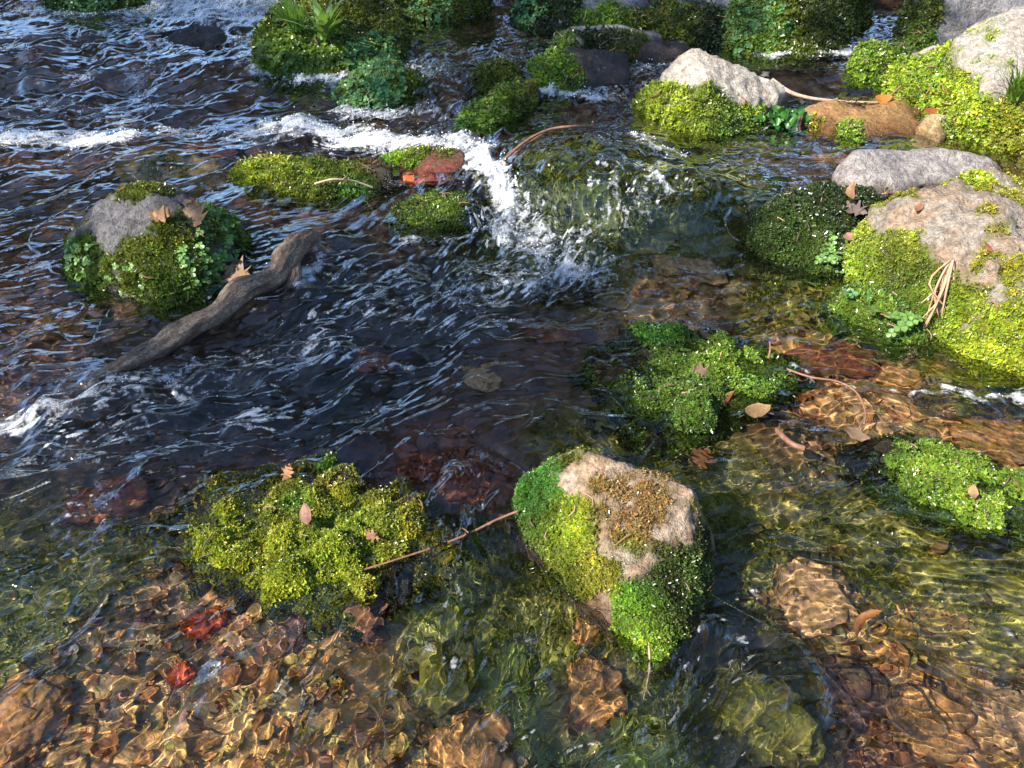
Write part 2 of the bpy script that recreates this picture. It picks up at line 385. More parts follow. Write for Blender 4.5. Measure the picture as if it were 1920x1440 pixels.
def rock(name, label, cat, W, T, mat, moss=(), clover=(), back=.25, down=.14, sm=3, amp=.012, freq=9, vox=None, group=None, extra=(), mossnoise=.5, body='stone', dens=1.0, cut=.02, Lk=1.0, hug=0., skirt=1.12, flat=1., zoff=0., chips=26):
    NROCK[0] += 1; seed = NROCK[0] * 31
    hulls = []
    for (Wl, Tl) in [(W, T)] + list(extra):
        pts = []
        ws = [at(u, v) for u, v in Wl]
        wc = np.mean(ws, 0)
        for p in ws:
            o_ = (p - wc) * np.array((1, 1, 0)) * (skirt - 1)
            pts += [p, p + o_ + np.array((0, 0, -down))]
        for (u, v, vb) in Tl:
            p = up(u, v, vb); d = ray(u, v); d = d / np.linalg.norm(d)
            if flat != 1: w0 = float(Wb(p[0], p[1])); p = np.array((p[0], p[1], w0 + (p[2] - w0) * flat + zoff))
            pts.append(p)
            z0 = float(Wb(p[0], p[1])) - .03
            s = min(max(p[2] - z0, 0) / -d[2], back); q = p + d * s
            pts += [q, q * np.array((1, 1, 0)) + np.array((0, 0, z0 - down))]
        hulls.append(pts)
    allp = np.concatenate([np.array(h) for h in hulls]); ctr = allp.mean(0); dist = pdist(ctr)
    if vox is None: vox = max(.0045, dist * .0034)
    V, F = hull_remesh(hulls, vox)
    V = smooth(V, F, min(sm, 2) if body == 'stone' else sm)
    if body == 'stone':
        rc = np.random.default_rng(seed + 77); N0, _ = normals(V, F); size = float(np.ptp(V[:, 0]) + np.ptp(V[:, 1])) * .5
        for _ in range(chips):
            i = rc.integers(len(V)); p = V[i]; n_ = nrm(N0[i] + .22 * rc.normal(size=3)); R_ = size * rc.uniform(.10, .30)
            dd = np.linalg.norm(V - p, axis=1); hgt_ = (V - p) @ n_ + R_ * rc.uniform(.02, .10)
            V = V - n_ * (np.clip(hgt_, 0, .22 * R_) * (1 - sst(.75, 1.25, dd / R_)))[:, None]
        V = smooth(V, F, 1); cc0 = V.mean(0); V = cc0 + (V - cc0) * np.array((1.06, 1.06, 1.09))
    N, _ = normals(V, F)
    Q = V + seed
    a = amp * (fbm3(Q * freq, 5, seed, .52) + .35 * (1 - 2 * np.abs(pn3(Q * freq * 1.7, seed + 50))))
    if body == 'stone': a = a + amp * .30 * (fbm3(Q * freq * 6, 3, seed + 60, .6) - .5 * np.maximum(pn3(Q * freq * 4, seed + 64), 0))
    V = V + N * a[:, None]
    V = smooth(V, F, 1) if body != 'stone' or sm > 6 else .6 * V + .4 * smooth(V, F, 1); N, fn = normals(V, F)
    # moss mask and colour
    nz = fbm3(Q * 7, 4, seed + 5, .6)
    mk = np.zeros(len(V)); mc = np.zeros((len(V), 3)); ms = np.zeros(len(V))
    for z in moss:
        if z[0] == '*':
            w = np.full(len(V), z[2] if len(z) > 2 else .6); kc = np.array(KIND[z[1]])
        else:
            u, v, vb, r, kd, wt = z; c = up(u, v, vb) if vb != v else at(u, v)
            w = wt * np.clip(1.15 - np.linalg.norm(V - c, axis=1) / r, 0, 1); kc = np.array(KIND[kd])
            if wt < 0: mk = mk + w; continue
        wp = np.maximum(w, 0); mk = np.maximum(mk, 0) + wp; mc += (wp ** 1.3)[:, None] * kc; ms += wp ** 1.3
    mc = mc / np.maximum(ms, 1e-6)[:, None]
    mraw = mk + mossnoise * (nz * .6 + .4 * pn3(Q * 26, seed + 6)); mk = sst(.28, .66, mraw); film = sst(.05, .6, mraw)
    wl = Wb(V[:, 0], V[:, 1]); hgt = V[:, 2] - wl
    wet = 1 - sst(.008, .05, hgt + .018 * nz)
    root = thing(name, (ctr[0], ctr[1], float(Wb(ctr[0], ctr[1])) - .1), label, cat, group)
    put(body, mesh(body, V, F, mat, True, dict(moss=film, wet=wet, mcol=np.clip(mc * .5 + .004, .003, .5))), root)
    LANDED.append((ctr[0], ctr[1], .5 * float(np.ptp(allp[:, 0]))))
    # scatter
    area = .5 * np.linalg.norm(fn, axis=1)
    cen = V[F].mean(1)
    vis = (cen[:, 2] > Wb(cen[:, 0], cen[:, 1]) - .085)
    if moss:
        L = np.clip(dist * .0033, .0046, .015) * Lk
        pr = area * mk[F].mean(1) * vis
        wl_ = pr * (cen[:, 2] > Wb(cen[:, 0], cen[:, 1]) + .012) * (nrm(fn)[:, 2] > .25)
        if wl_.sum() > 0:
            for i in np.random.default_rng(seed + 3).choice(len(F), int(min(26, 6 + 90 * wl_.sum())), p=wl_ / wl_.sum()): LITTER.append((cen[i], nrm(fn[i]), dist))
        # leave out what faces far away from the bank and the sky
        cnt = int(min(90000, dens * pr.sum() / (L * L * .26)))
        if cnt > 10:
            idx = np.random.default_rng(seed).choice(len(F), cnt, p=pr / pr.sum())
            r = np.random.default_rng(seed + 1); s, t = r.uniform(size=(2, cnt, 1))
            q = V[F[idx]]; p = (q[:, 0] * (1 - s) + q[:, 1] * s) * (1 - t) + (q[:, 3] * (1 - s) + q[:, 2] * s) * t
            nn = nrm(fn[idx]); cc = mc[F[idx, 0]]
            patch = fbm3(p * 16 + seed, 3, seed + 3, .6)
            cc = cc * (1 + .55 * patch)[:, None] * np.array((1, 1, 1)) + np.clip(patch, 0, 1)[:, None] * np.array((.07, .035, 0)) * cc.max(1)[:, None] * 2
            ln = L * (1 + .6 * pn3(p * 30, seed + 8)) * np.where(r.uniform(size=cnt) < .12, 1.7, 1)
            p = p + nn * (np.clip(pn3(p * 22, seed + 4) + .1, 0, 1) * L * 1.5)[:, None]
            if hug: nn = nrm(nn + hug * np.array((-.5, -.6, .2)))
            v, f, c = leaves_on(p, nn, ln, cc, 5 if dist < 2.3 else 4 if dist < 3 else 3, 1.0, .36 if dist < 3 else .45, seed)
            put('moss', mesh('moss', v, f, M_MOSS, False, dict(col=c)), root)
    if clover:
        for zi, (u, v, vb, r, kd, num, L) in enumerate(clover):
            c = up(u, v, vb); w = area * vis * (np.linalg.norm(cen - c, axis=1) < r) * (cen[:, 2] > Wb(cen[:, 0], cen[:, 1]) - .005)
            if w.sum() <= 0: continue
            i = np.random.default_rng(seed + 9 + zi).choice(len(F), num, p=w / w.sum()); P = cen[i] + .3 * vox * rng.normal(size=(num, 3)); Cc = np.tile(KIND[kd], (num, 1)) * (1 + .3 * pn3(P * 14, 3))[:, None]
            v4, f4, f3, cl = round_leaves(P, nrm(fn[i]), np.full(num, L), Cc, seed + zi)
            put('leaf_cover', two_mesh('leaf_cover', v4, f4, f3, M_LEAF, cl), root)
    return root, V, F
#@ROCKS
GREY = stone_mat('grey stone', (.27, .255, .26), (.41, .39, .385), (.18, .165, .16))
PURP = stone_mat('purplish stone', (.36, .33, .315), (.47, .44, .40), (.24, .19, .19))
CREAM = stone_mat('cream stone', (.52, .465, .385), (.66, .61, .53), (.33, .28, .235), (.44, .31, .18), .35)
WARM = stone_mat('warm mottled stone', (.36, .30, .24), (.48, .42, .35), (.22, .18, .145), (.44, .26, .13), .6)
RUST = stone_mat('rusty stone', (.46, .21, .065), (.58, .33, .12), (.28, .14, .05), (.24, .20, .05), .4)
DARK = stone_mat('dark wet stone', (.07, .055, .05), (.11, .09, .08), (.04, .032, .03), (.10, .045, .025), .5)
SOIL = stone_mat('moss peat', (.05, .045, .02), (.08, .07, .03), (.03, .025, .012))
PINK = stone_mat('pink brown stone', (.46, .34, .24), (.64, .53, .41), (.28, .19, .13), (.50, .27, .13), .55)

rock('mossy_rock', 'small clump of blue-green leaves on the far side of the upper cascade', 'rock', [(90, 16), (130, 26), (200, 24), (258, 12)],
     [(90, -12, 8), (140, -45, 10), (220, -45, 8), (262, -20, 4)], DARK, [('*', 'green', .9), (230, 5, 12, .12, 'olive', 1)], [(160, 5, 18, .16, 'blue', 260, .018)])
rock('wet_rock', 'low dark brown wet rock breaking the water beside the far white cascade', 'rock', [(300, 74), (340, 88), (400, 91), (426, 80)],
     [(308, 64, 74), (360, 57, 72), (415, 60, 74)], DARK, amp=.02)
rock('mossy_rock', 'tall mossy rock topped with a rosette of long leaves, upstream of the round hummock', 'rock', [(492, 128), (530, 148), (590, 158), (660, 150), (735, 128), (742, 100)],
     [(498, 80, 112), (520, 40, 95), (560, 8, 85), (620, -5, 80), (690, -8, 78), (735, 25, 88), (742, 60, 98)], DARK,
     [('*', 'olive', .75), (540, 80, 120, .2, 'lime', 1.2), (690, 20, 90, .2, 'olive', 1)], [(570, 125, 145, .2, 'green', 520, .016), (700, 100, 130, .14, 'blue', 330, .016), (560, 70, 120, .2, 'lime', 220, .016)], amp=.035, freq=6)
rock('moss_hummock', 'round hummock of clover-like leaves and moss just below the tall leafy rock', 'moss hummock', [(628, 184), (660, 200), (710, 204), (765, 180), (795, 160)],
     [(638, 160, 182), (680, 136, 170), (730, 126, 165), (785, 146, 160)], SOIL, [('*', 'olive', .7), (745, 145, 165, .12, 'gold', .8)], [(680, 170, 188, .17, 'blue', 800, .016), (740, 150, 165, .13, 'green', 120, .014)], amp=.02, body='mound')
rock('mossy_rock', 'low moss covered bank at the top edge behind the tall leafy rock', 'rock', [(690, 34), (740, 41), (850, 39), (905, 20)],
     [(680, -40, 20), (790, -50, 12), (905, -40, 8)], DARK, [('*', 'olive', .85)], [(740, 25, 35, .12, 'green', 120, .018), (800, 15, 30, .12, 'blue', 160, .018)], amp=.03)
rock('mossy_rock', 'dark rock with a pale green leafy patch on one shoulder at the top edge', 'rock', [(975, 36), (1000, 54), (1060, 64), (1092, 50)],
     [(978, -12, 30), (1040, -35, 30), (1095, 0, 40)], DARK, [('*', 'dark', .55), (1080, 35, 50, .1, 'olive', .8)], [(1000, 10, 35, .13, 'blue', 240, .018)], amp=.025)
rock('grey_rock', 'pointed blue-grey rock with moss at its foot behind the flat mossy slab', 'rock', [(1062, 52), (1100, 62), (1180, 64), (1242, 56)],
     [(1068, 30, 46), (1098, 0, 42), (1112, -25, 40), (1175, -12, 40), (1218, 20, 46), (1240, 45, 52)], GREY, [(1075, 35, 52, .10, 'green', 1), (1140, 45, 60, .14, 'lime', 1.1), (1200, 45, 56, .10, 'olive', 1)], amp=.02)
rock('flat_slab', 'flat grey topped slab with a mossy dark front edge', 'rock', [(1038, 96), (1085, 106), (1150, 113), (1205, 106), (1242, 82)],
     [(1046, 74, 92), (1075, 56, 88), (1150, 52, 84), (1232, 68, 80), (1090, 74, 104), (1190, 76, 104)], GREY, [(1130, 98, 110, .16, 'dark', 1), (1190, 95, 105, .12, 'olive', .9), (1055, 88, 98, .09, 'green', 1)], amp=.014)
rock('wet_rock', 'rounded dark wet rock with bright green moss on one side below the flat slab', 'rock', [(998, 150), (1040, 166), (1100, 172), (1180, 152), (1188, 116)],
     [(1002, 122, 142), (1060, 94, 135), (1110, 88, 130), (1165, 104, 124)], DARK, [(1030, 140, 152, .14, 'lime', 1.3), (1065, 158, 162, .08, 'green', 1)], amp=.012, sm=8)
rock('mossy_rock', 'small olive moss hump with a stick on it in the upper rapids', 'rock', [(888, 166), (930, 182), (978, 168)],
     [(892, 138, 162), (920, 122, 158), (962, 130, 157)], DARK, [('*', 'olive', .8)], amp=.015)
rock('mossy_rock', 'yellow-green mossy rock with slick green algae beside the foaming chute', 'rock', [(868, 238), (920, 243), (985, 217), (1015, 196)],
     [(876, 218, 234), (920, 186, 224), (962, 160, 210), (1002, 162, 198)], DARK, [(925, 190, 222, .14, 'yellow', 1.2), (965, 172, 205, .14, 'gold', 1), (950, 205, 222, .16, 'green', 1), (890, 225, 238, .12, 'algae', .9)], [(905, 205, 228, .09, 'lime', 120, .013)], amp=.018, mossnoise=.35)
rock('wet_rock', 'small dark wet rock washed by white water under the flat slab', 'rock', [(1192, 112), (1220, 123), (1282, 116), (1298, 100)],
     [(1202, 90, 108), (1240, 76, 104), (1290, 90, 100)], DARK, amp=.012, sm=7)
rock('boulder', 'broad grey topped boulder hung with moss at the top edge', 'boulder', [(1230, 62), (1262, 76), (1330, 86), (1405, 82)],
     [(1234, 2, 52), (1250, -40, 48), (1330, -70, 44), (1405, -55, 46), (1260, 20, 66), (1380, 30, 74)], GREY, [(1270, 55, 72, .16, 'olive', 1.1), (1350, 60, 80, .17, 'dark', 1.1), (1242, 20, 56, .10, 'olive', .8)], amp=.03)
rock('boulder', 'largest moss covered boulder beside the little side waterfall', 'boulder', [(1366, 86), (1420, 96), (1500, 103), (1560, 98), (1614, 45)],
     [(1380, 20, 76), (1400, -45, 60), (1500, -100, 50), (1600, -70, 40), (1616, 5, 42), (1430, 20, 84), (1550, 20, 84)], DARK,
     [('*', 'olive', .62), (1430, 80, 94, .2, 'lime', .9), (1400, 40, 80, .16, 'blue', .8), (1560, 60, 92, .22, 'dark', .9)], [(1410, 60, 86, .16, 'blue', 260, .015)], amp=.04, freq=6)
rock('mossy_rock', 'small half-mossy rock at the foot of the side waterfall', 'rock', [(1602, 140), (1650, 156), (1692, 152), (1704, 136)],
     [(1606, 106, 136), (1640, 88, 132), (1682, 90, 130), (1703, 112, 130)], DARK, [(1622, 115, 142, .14, 'lime', 1.2), (1665, 110, 140, .14, 'green', .75)], amp=.018)
rock('boulder', 'shaded slate grey boulder with a moss strip down its edge, behind the cream boulder', 'boulder', [(1698, 106), (1735, 112), (1800, 102), (1960, 92), (2080, 80)],
     [(1712, 20, 86), (1730, -60, 70), (1830, -110, 60), (2080, -90, 60), (1745, 5, 92)], GREY, [(1712, 80, 104, .13, 'green', 1.2), (1718, 30, 95, .12, 'olive', 1.1)], amp=.02, sm=2)
rock('boulder', 'large smooth cream boulder with bright yellow-green moss around its base', 'boulder', [(1800, 252), (1850, 276), (1920, 294), (2060, 310)],
     [(1786, 100, 205), (1802, 72, 198), (1850, 48, 188), (1920, 28, 180), (2080, 10, 180), (1810, 170, 236), (1870, 180, 262), (2050, 170, 270)], CREAM,
     [(1815, 225, 246, .13, 'yellow', 1.3), (1850, 245, 262, .14, 'yellow', 1.3), (1900, 265, 285, .15, 'gold', 1.2), (1960, 270, 295, .15, 'gold', 1.0), ('*', 'yellow', .12), (1795, 175, 215, .09, 'yellow', 1.1), (1690, 150, 172, .14, 'yellow', .9), (1730, 160, 185, .15, 'lime', 1.2), (1770, 195, 215, .13, 'yellow', 1.3), (1760, 105, 168, .08, 'yellow', .8)],
     extra=[([(1662, 172), (1700, 192), (1750, 212), (1800, 246)], [(1668, 152, 170), (1700, 118, 168), (1755, 92, 168), (1785, 95, 172), (1800, 150, 200)])], amp=.018, freq=7, sm=2, mossnoise=.9)
rock('pyramid_rock', 'cream pyramid-shaped rock with a skirt of yellow moss, sunlit in midstream', 'rock', [(1200, 206), (1260, 236), (1350, 252), (1420, 228), (1485, 196)],
     [(1222, 172, 203), (1268, 130, 202), (1298, 108, 200), (1335, 114, 200), (1400, 145, 198), (1450, 165, 194), (1480, 182, 194), (1320, 165, 230), (1265, 175, 222)], CREAM,
     [(1225, 195, 212, .13, 'yellow', 1.3), (1250, 215, 226, .12, 'yellow', 1.3), (1295, 220, 236, .14, 'yellow', 1.3), (1350, 225, 244, .13, 'green', 1.2), (1400, 224, 230, .10, 'lime', 1), (1310, 195, 234, .10, 'olive', .9), (1290, 135, 205, .14, 'olive', -1), (1370, 160, 215, .12, 'olive', -.7)], amp=.022, freq=13, sm=1, mossnoise=.75)
rock('flat_slab', 'low rusty orange slab lying between the pyramid rock and the cream pebble', 'rock', [(1508, 226), (1560, 252), (1640, 260), (1718, 246), (1726, 216)],
     [(1514, 209, 224), (1550, 196, 219), (1640, 190, 214), (1702, 195, 212), (1722, 208, 214)], RUST, [(1590, 248, 254, .08, 'lime', .9), (1530, 238, 240, .06, 'gold', .7), (1600, 200, 220, .12, 'brown', .25)], amp=.014)
rock('pebble', 'small pale orange stone with a mossy flank beside the rusty slab', 'stone', [(1722, 250), (1758, 263), (1792, 247)],
     [(1724, 230, 247), (1745, 216, 242), (1775, 222, 241), (1792, 236, 243)], stone_mat('pale orange stone', (.62, .44, .20), (.70, .56, .34), (.42, .26, .10)), [(1785, 245, 250, .07, 'lime', 1.2)], amp=.006, vox=.007)
rock('grey_stone', 'bare purplish grey stone lying behind the big mossy boulder', 'rock', [(1566, 350), (1615, 370), (1690, 368), (1850, 348), (1880, 330)],
     [(1578, 322, 347), (1608, 290, 340), (1660, 287, 330), (1770, 285, 322), (1840, 300, 324), (1625, 335, 366), (1700, 340, 364)], PURP, [(1650, 365, 368, .05, 'olive', .6)], amp=.012, sm=2)
rock('boulder', 'big warm grey boulder patched with yellow moss at the water edge', 'boulder', [(1606, 515), (1645, 556), (1740, 606), (1800, 645), (1885, 682), (2060, 740)],
     [(1612, 455, 502), (1660, 392, 485), (1720, 346, 468), (1790, 324, 450), (1850, 328, 440), (1915, 355, 440), (2060, 440, 470), (1690, 450, 545), (1800, 470, 600), (1900, 480, 640)], WARM,
     [(1640, 450, 510, .13, 'yellow', .64), (1690, 375, 480, .08, 'gold', .9), (1690, 500, 560, .12, 'gold', .36), (1740, 455, 545, .09, 'yellow', .5), ('*', 'gold', .16), (1680, 550, 580, .16, 'green', 1), (1760, 590, 624, .11, 'lime', .75), (1860, 645, 670, .13, 'yellow', .95), (1920, 600, 650, .12, 'yellow', .5), (1850, 550, 620, .09, 'gold', .42), (1800, 400, 510, .2, 'gold', -.8), (1850, 460, 570, .17, 'gold', -.6), (1920, 400, 450, .06, 'yellow', .9), (1820, 330, 440, .07, 'yellow', 1), (1620, 500, 520, .1, 'lime', 1)],
     amp=.024, freq=9, sm=2, mossnoise=1.35, Lk=.85)
rock('moss_cushion', 'dark green moss cushion littered with dead leaves in front of the bare grey stone', 'moss cushion', [(1420, 470), (1500, 502), (1570, 514), (1635, 494)],
     [(1412, 420, 455), (1465, 380, 440), (1540, 360, 425), (1620, 366, 415), (1645, 405, 428)], SOIL, [('*', 'dark', .8), (1540, 470, 500, .14, 'green', .9), (1460, 430, 460, .12, 'green', .6)], [(1580, 485, 500, .07, 'clover', 40, .014)], amp=.03, body='mound', sm=5)
rock('moss_cushion', 'small moss cushion with pale round leaves at the foot of the big mossy boulder', 'moss cushion', [(1562, 576), (1600, 602), (1680, 640), (1738, 622), (1745, 592)],
     [(1568, 556, 572), (1620, 545, 567), (1705, 560, 577)], SOIL, [('*', 'green', .75), (1600, 580, 590, .1, 'lime', .9)], amp=.03, body='mound', skirt=1.35, flat=.8, mossnoise=.8, sm=3)
rock('moss_island', 'wide green moss island with needle litter in the middle of the stream', 'moss island', [(1175, 690), (1225, 765), (1300, 792), (1370, 745), (1440, 722), (1455, 692)],
     [(1178, 640, 662), (1210, 605, 627), (1280, 606, 630), (1340, 645, 668), (1420, 646, 672), (1452, 668, 682)], SOIL, [('*', 'green', .44), (1400, 680, 690, .15, 'lime', .9), (1235, 615, 630, .07, 'algae', 1.3), (1425, 705, 715, .05, 'algae', 1.2), (1300, 750, 760, .12, 'green', .7)], amp=.05, freq=12, body='mound', skirt=1.9, flat=.26, zoff=-.015, mossnoise=1.0, sm=2)
rock('moss_island', 'lime green moss island shaped like a wedge beside the orange bed', 'moss island', [(1672, 870), (1745, 935), (1830, 974), (1890, 955), (1905, 915)],
     [(1662, 812, 830), (1720, 800, 822), (1800, 832, 856), (1860, 872, 896), (1895, 900, 918)], SOIL, [('*', 'green', .5), (1800, 880, 900, .13, 'lime', 1.2), (1860, 930, 940, .1, 'lime', .9)], amp=.05, freq=12, body='mound', skirt=1.9, flat=.26, zoff=-.015, mossnoise=1.0, sm=2)
rock('ridged_rock', 'pink-brown ridged rock wrapped in yellow moss with shade coloured into one flank, standing in the shallows', 'rock', [(978, 930), (1000, 1010), (1080, 1100), (1160, 1175), (1222, 1235), (1262, 1195), (1312, 1112), (1330, 1025), (1312, 955)],
     [(986, 922, 938), (1040, 878, 915), (1092, 856, 945), (1150, 892, 955), (1220, 918, 985), (1285, 926, 1015), (1304, 955, 988), (1165, 1056, 1118)], PINK,
     [(1060, 990, 1035, .07, 'yellow', 1.4), (1020, 920, 945, .08, 'algae', 1.1), (1015, 980, 1005, .07, 'green', 1), (1110, 1080, 1120, .06, 'gold', 1.1), (1060, 1060, 1080, .07, 'olive', 1.1), (1205, 1190, 1210, .075, 'lime', 1.7), (1195, 1130, 1160, .05, 'algae', 1), (1250, 1080, 1130, .07, 'dark', .62), (1305, 1020, 1060, .06, 'dark', .6), (1300, 1090, 1110, .06, 'green', .6), (1262, 1160, 1180, .05, 'dark', .7), (1180, 890, 940, .05, 'green', .7), (1095, 870, 930, .04, 'lime', .6), ('*', 'olive', .13), (1190, 950, 1020, .10, 'rusty', .46), (1250, 1040, 1080, .05, 'green', .5), (1180, 1030, 1080, .04, 'lime', .4), (1140, 980, 1030, .05, 'olive', .45), (1240, 970, 1020, .05, 'olive', .4)],  # dark zones put the shade of the down-sun flank into the moss colour
     amp=.008, freq=16, sm=1, mossnoise=1.1, vox=.004, chips=6)
rock('moss_island', 'sprawling half-drowned yellow-green moss mat behind the leaf-strewn shallows', 'moss island', [(385, 1012), (440, 1062), (520, 1112), (640, 1122), (740, 1082), (772, 1000)],
     [(395, 968, 980), (470, 868, 880), (600, 848, 866), (700, 892, 910), (765, 962, 972), (580, 950, 965)], SOIL, [('*', 'gold', .46), (430, 990, 1000, .1, 'yellow', .9), (650, 1000, 1010, .12, 'lime', .8), (570, 1070, 1080, .12, 'yellow', .7), (610, 862, 872, .04, 'algae', 1.3), (555, 935, 945, .04, 'algae', 1.3), (500, 900, 910, .12, 'olive', .7)], amp=.05, freq=12, body='mound', skirt=1.9, flat=.26, zoff=-.015, mossnoise=1.0, sm=2)
rock('moss_cushion', 'low bright yellow moss cushion with twigs between rapids and the round clovered rock', 'moss cushion', [(438, 338), (500, 357), (600, 368), (690, 368), (745, 345)],
     [(446, 322, 336), (480, 306, 330), (560, 305, 328), (650, 310, 330), (735, 320, 337)], SOIL, [('*', 'brown', .35), (490, 325, 340, .17, 'yellow', 1.3), (600, 335, 345, .16, 'lime', .9), (665, 352, 360, .08, 'algae', 1.3), (560, 350, 358, .14, 'olive', .8)], amp=.03, body='mound', sm=5)
rock('red_rock', 'low brick red rock with moss tufts at the edge of the white chute', 'rock', [(722, 298), (765, 322), (850, 330), (875, 302)],
     [(728, 287, 296), (782, 275, 292), (855, 284, 296)], stone_mat('brick red stone', (.30, .07, .04), (.40, .14, .09), (.20, .04, .03)), [(755, 287, 296, .10, 'lime', 1.1), (835, 292, 300, .08, 'olive', .8), (735, 292, 297, .05, 'algae', 1)], amp=.014)
rock('mossy_rock', 'drowned mossy rock just under the surface beside the white chute', 'rock', [(742, 408), (790, 428), (870, 425), (905, 395)],
     [(748, 392, 396), (800, 372, 380), (860, 368, 376), (900, 380, 384)], DARK, [('*', 'dark', .5), (800, 395, 400, .14, 'lime', .8)], amp=.015, sm=5)
rock('mossy_rock', 'round grey rock with clover and two brown leaves, beside the driftwood', 'rock', [(126, 500), (160, 538), (250, 566), (340, 575), (405, 545), (440, 470)],
     [(138, 452, 490), (185, 402, 475), (240, 370, 465), (290, 361, 460), (345, 380, 460), (400, 405, 455), (445, 430, 452), (200, 440, 515), (300, 430, 525), (370, 440, 515)], stone_mat('shade-toned grey stone', (.13, .122, .13), (.22, .21, .215), (.075, .068, .07)),  # darker copy of the grey, the rock's shade put into its colour
     [(285, 372, 462, .09, 'olive', 1.1), (350, 440, 500, .10, 'olive', .9), (250, 510, 548, .12, 'olive', .7), (160, 510, 525, .12, 'green', .9), (340, 540, 560, .13, 'green', 1), (410, 430, 460, .10, 'lime', .7), (310, 480, 535, .10, 'olive', .6), ('*', 'olive', .14)],
     [(390, 455, 500, .09, 'clover', 48, .014), (405, 410, 460, .06, 'clover', 26, .014), (370, 505, 535, .07, 'clover', 34, .013), (150, 485, 515, .06, 'clover', 40, .014), (240, 530, 553, .07, 'clover', 22, .011), (340, 475, 525, .05, 'clover', 14, .012)], amp=.018, freq=8, sm=3, mossnoise=1.0)
#@END_ROCKS
lt = []
for p, n, d in LITTER:
    a = rng.normal(size=3); a = nrm(a - n * (a @ n)); l = rng.uniform(.010, .034) * (.6 + .35 * d); b = p + n * (.004 + .002 * d)
    lt.append(tube([b - a * l * .5 + n * rng.uniform(-.002, .006), b + n * rng.uniform(0, .006) + .1 * l * rng.normal(size=3), b + a * l * .5 + n * rng.uniform(-.003, .006)], np.array((.8, 1, .4)) * (.0005 + .00045 * d) * rng.uniform(.6, 1.5), 5, sub=2))
V, F = join(lt); lc = np.concatenate([np.tile(np.array(((.30, .16, .08), (.42, .28, .16), (.20, .10, .06), (.12, .08, .06))[rng.integers(4)]), (len(q[0]), 1)) for q in lt])
tag(put('needle_litter', pymesh('needle_litter', V, F, M_DRY, True, dict(col=lc))), 'dead needles and bits of stem strewn over the moss', 'litter', None, 'stuff')
print('rocks', round(time.time() - T00, 1))
bpy.context.view_layer.update()
def surf(u, v, lift=.006, vb=None):
    """the point of a stone, cushion or moss seen along this sight line"""
    d = Vector(ray(u, v)).normalized()
    hit, loc, nor, *_ = sc.ray_cast(bpy.context.evaluated_depsgraph_get(), Vector(CAM), d)
    if not hit or loc.z < float(Wb(loc.x, loc.y)) - .01: return at(u, v, .02)
    return np.array(loc) + np.array((0, 0, lift)) - np.array(d) * lift
PICK = {k: surf(*k) for k in [(368, 412), (305, 408), (538, 887), (575, 968), (1360, 752), (1590, 375), (1605, 400), (1592, 452), (1318, 700), (1783, 490), (1770, 545), (1752, 592), (1690, 615), (1597, 560), (1560, 495), (610, 75), (555, 60), (1900, 190), (1285, 640), (700, 1010), (1820, 930), (470, 330), (1500, 410), (1720, 395), (1850, 470), (1560, 30), (1130, 70)]}
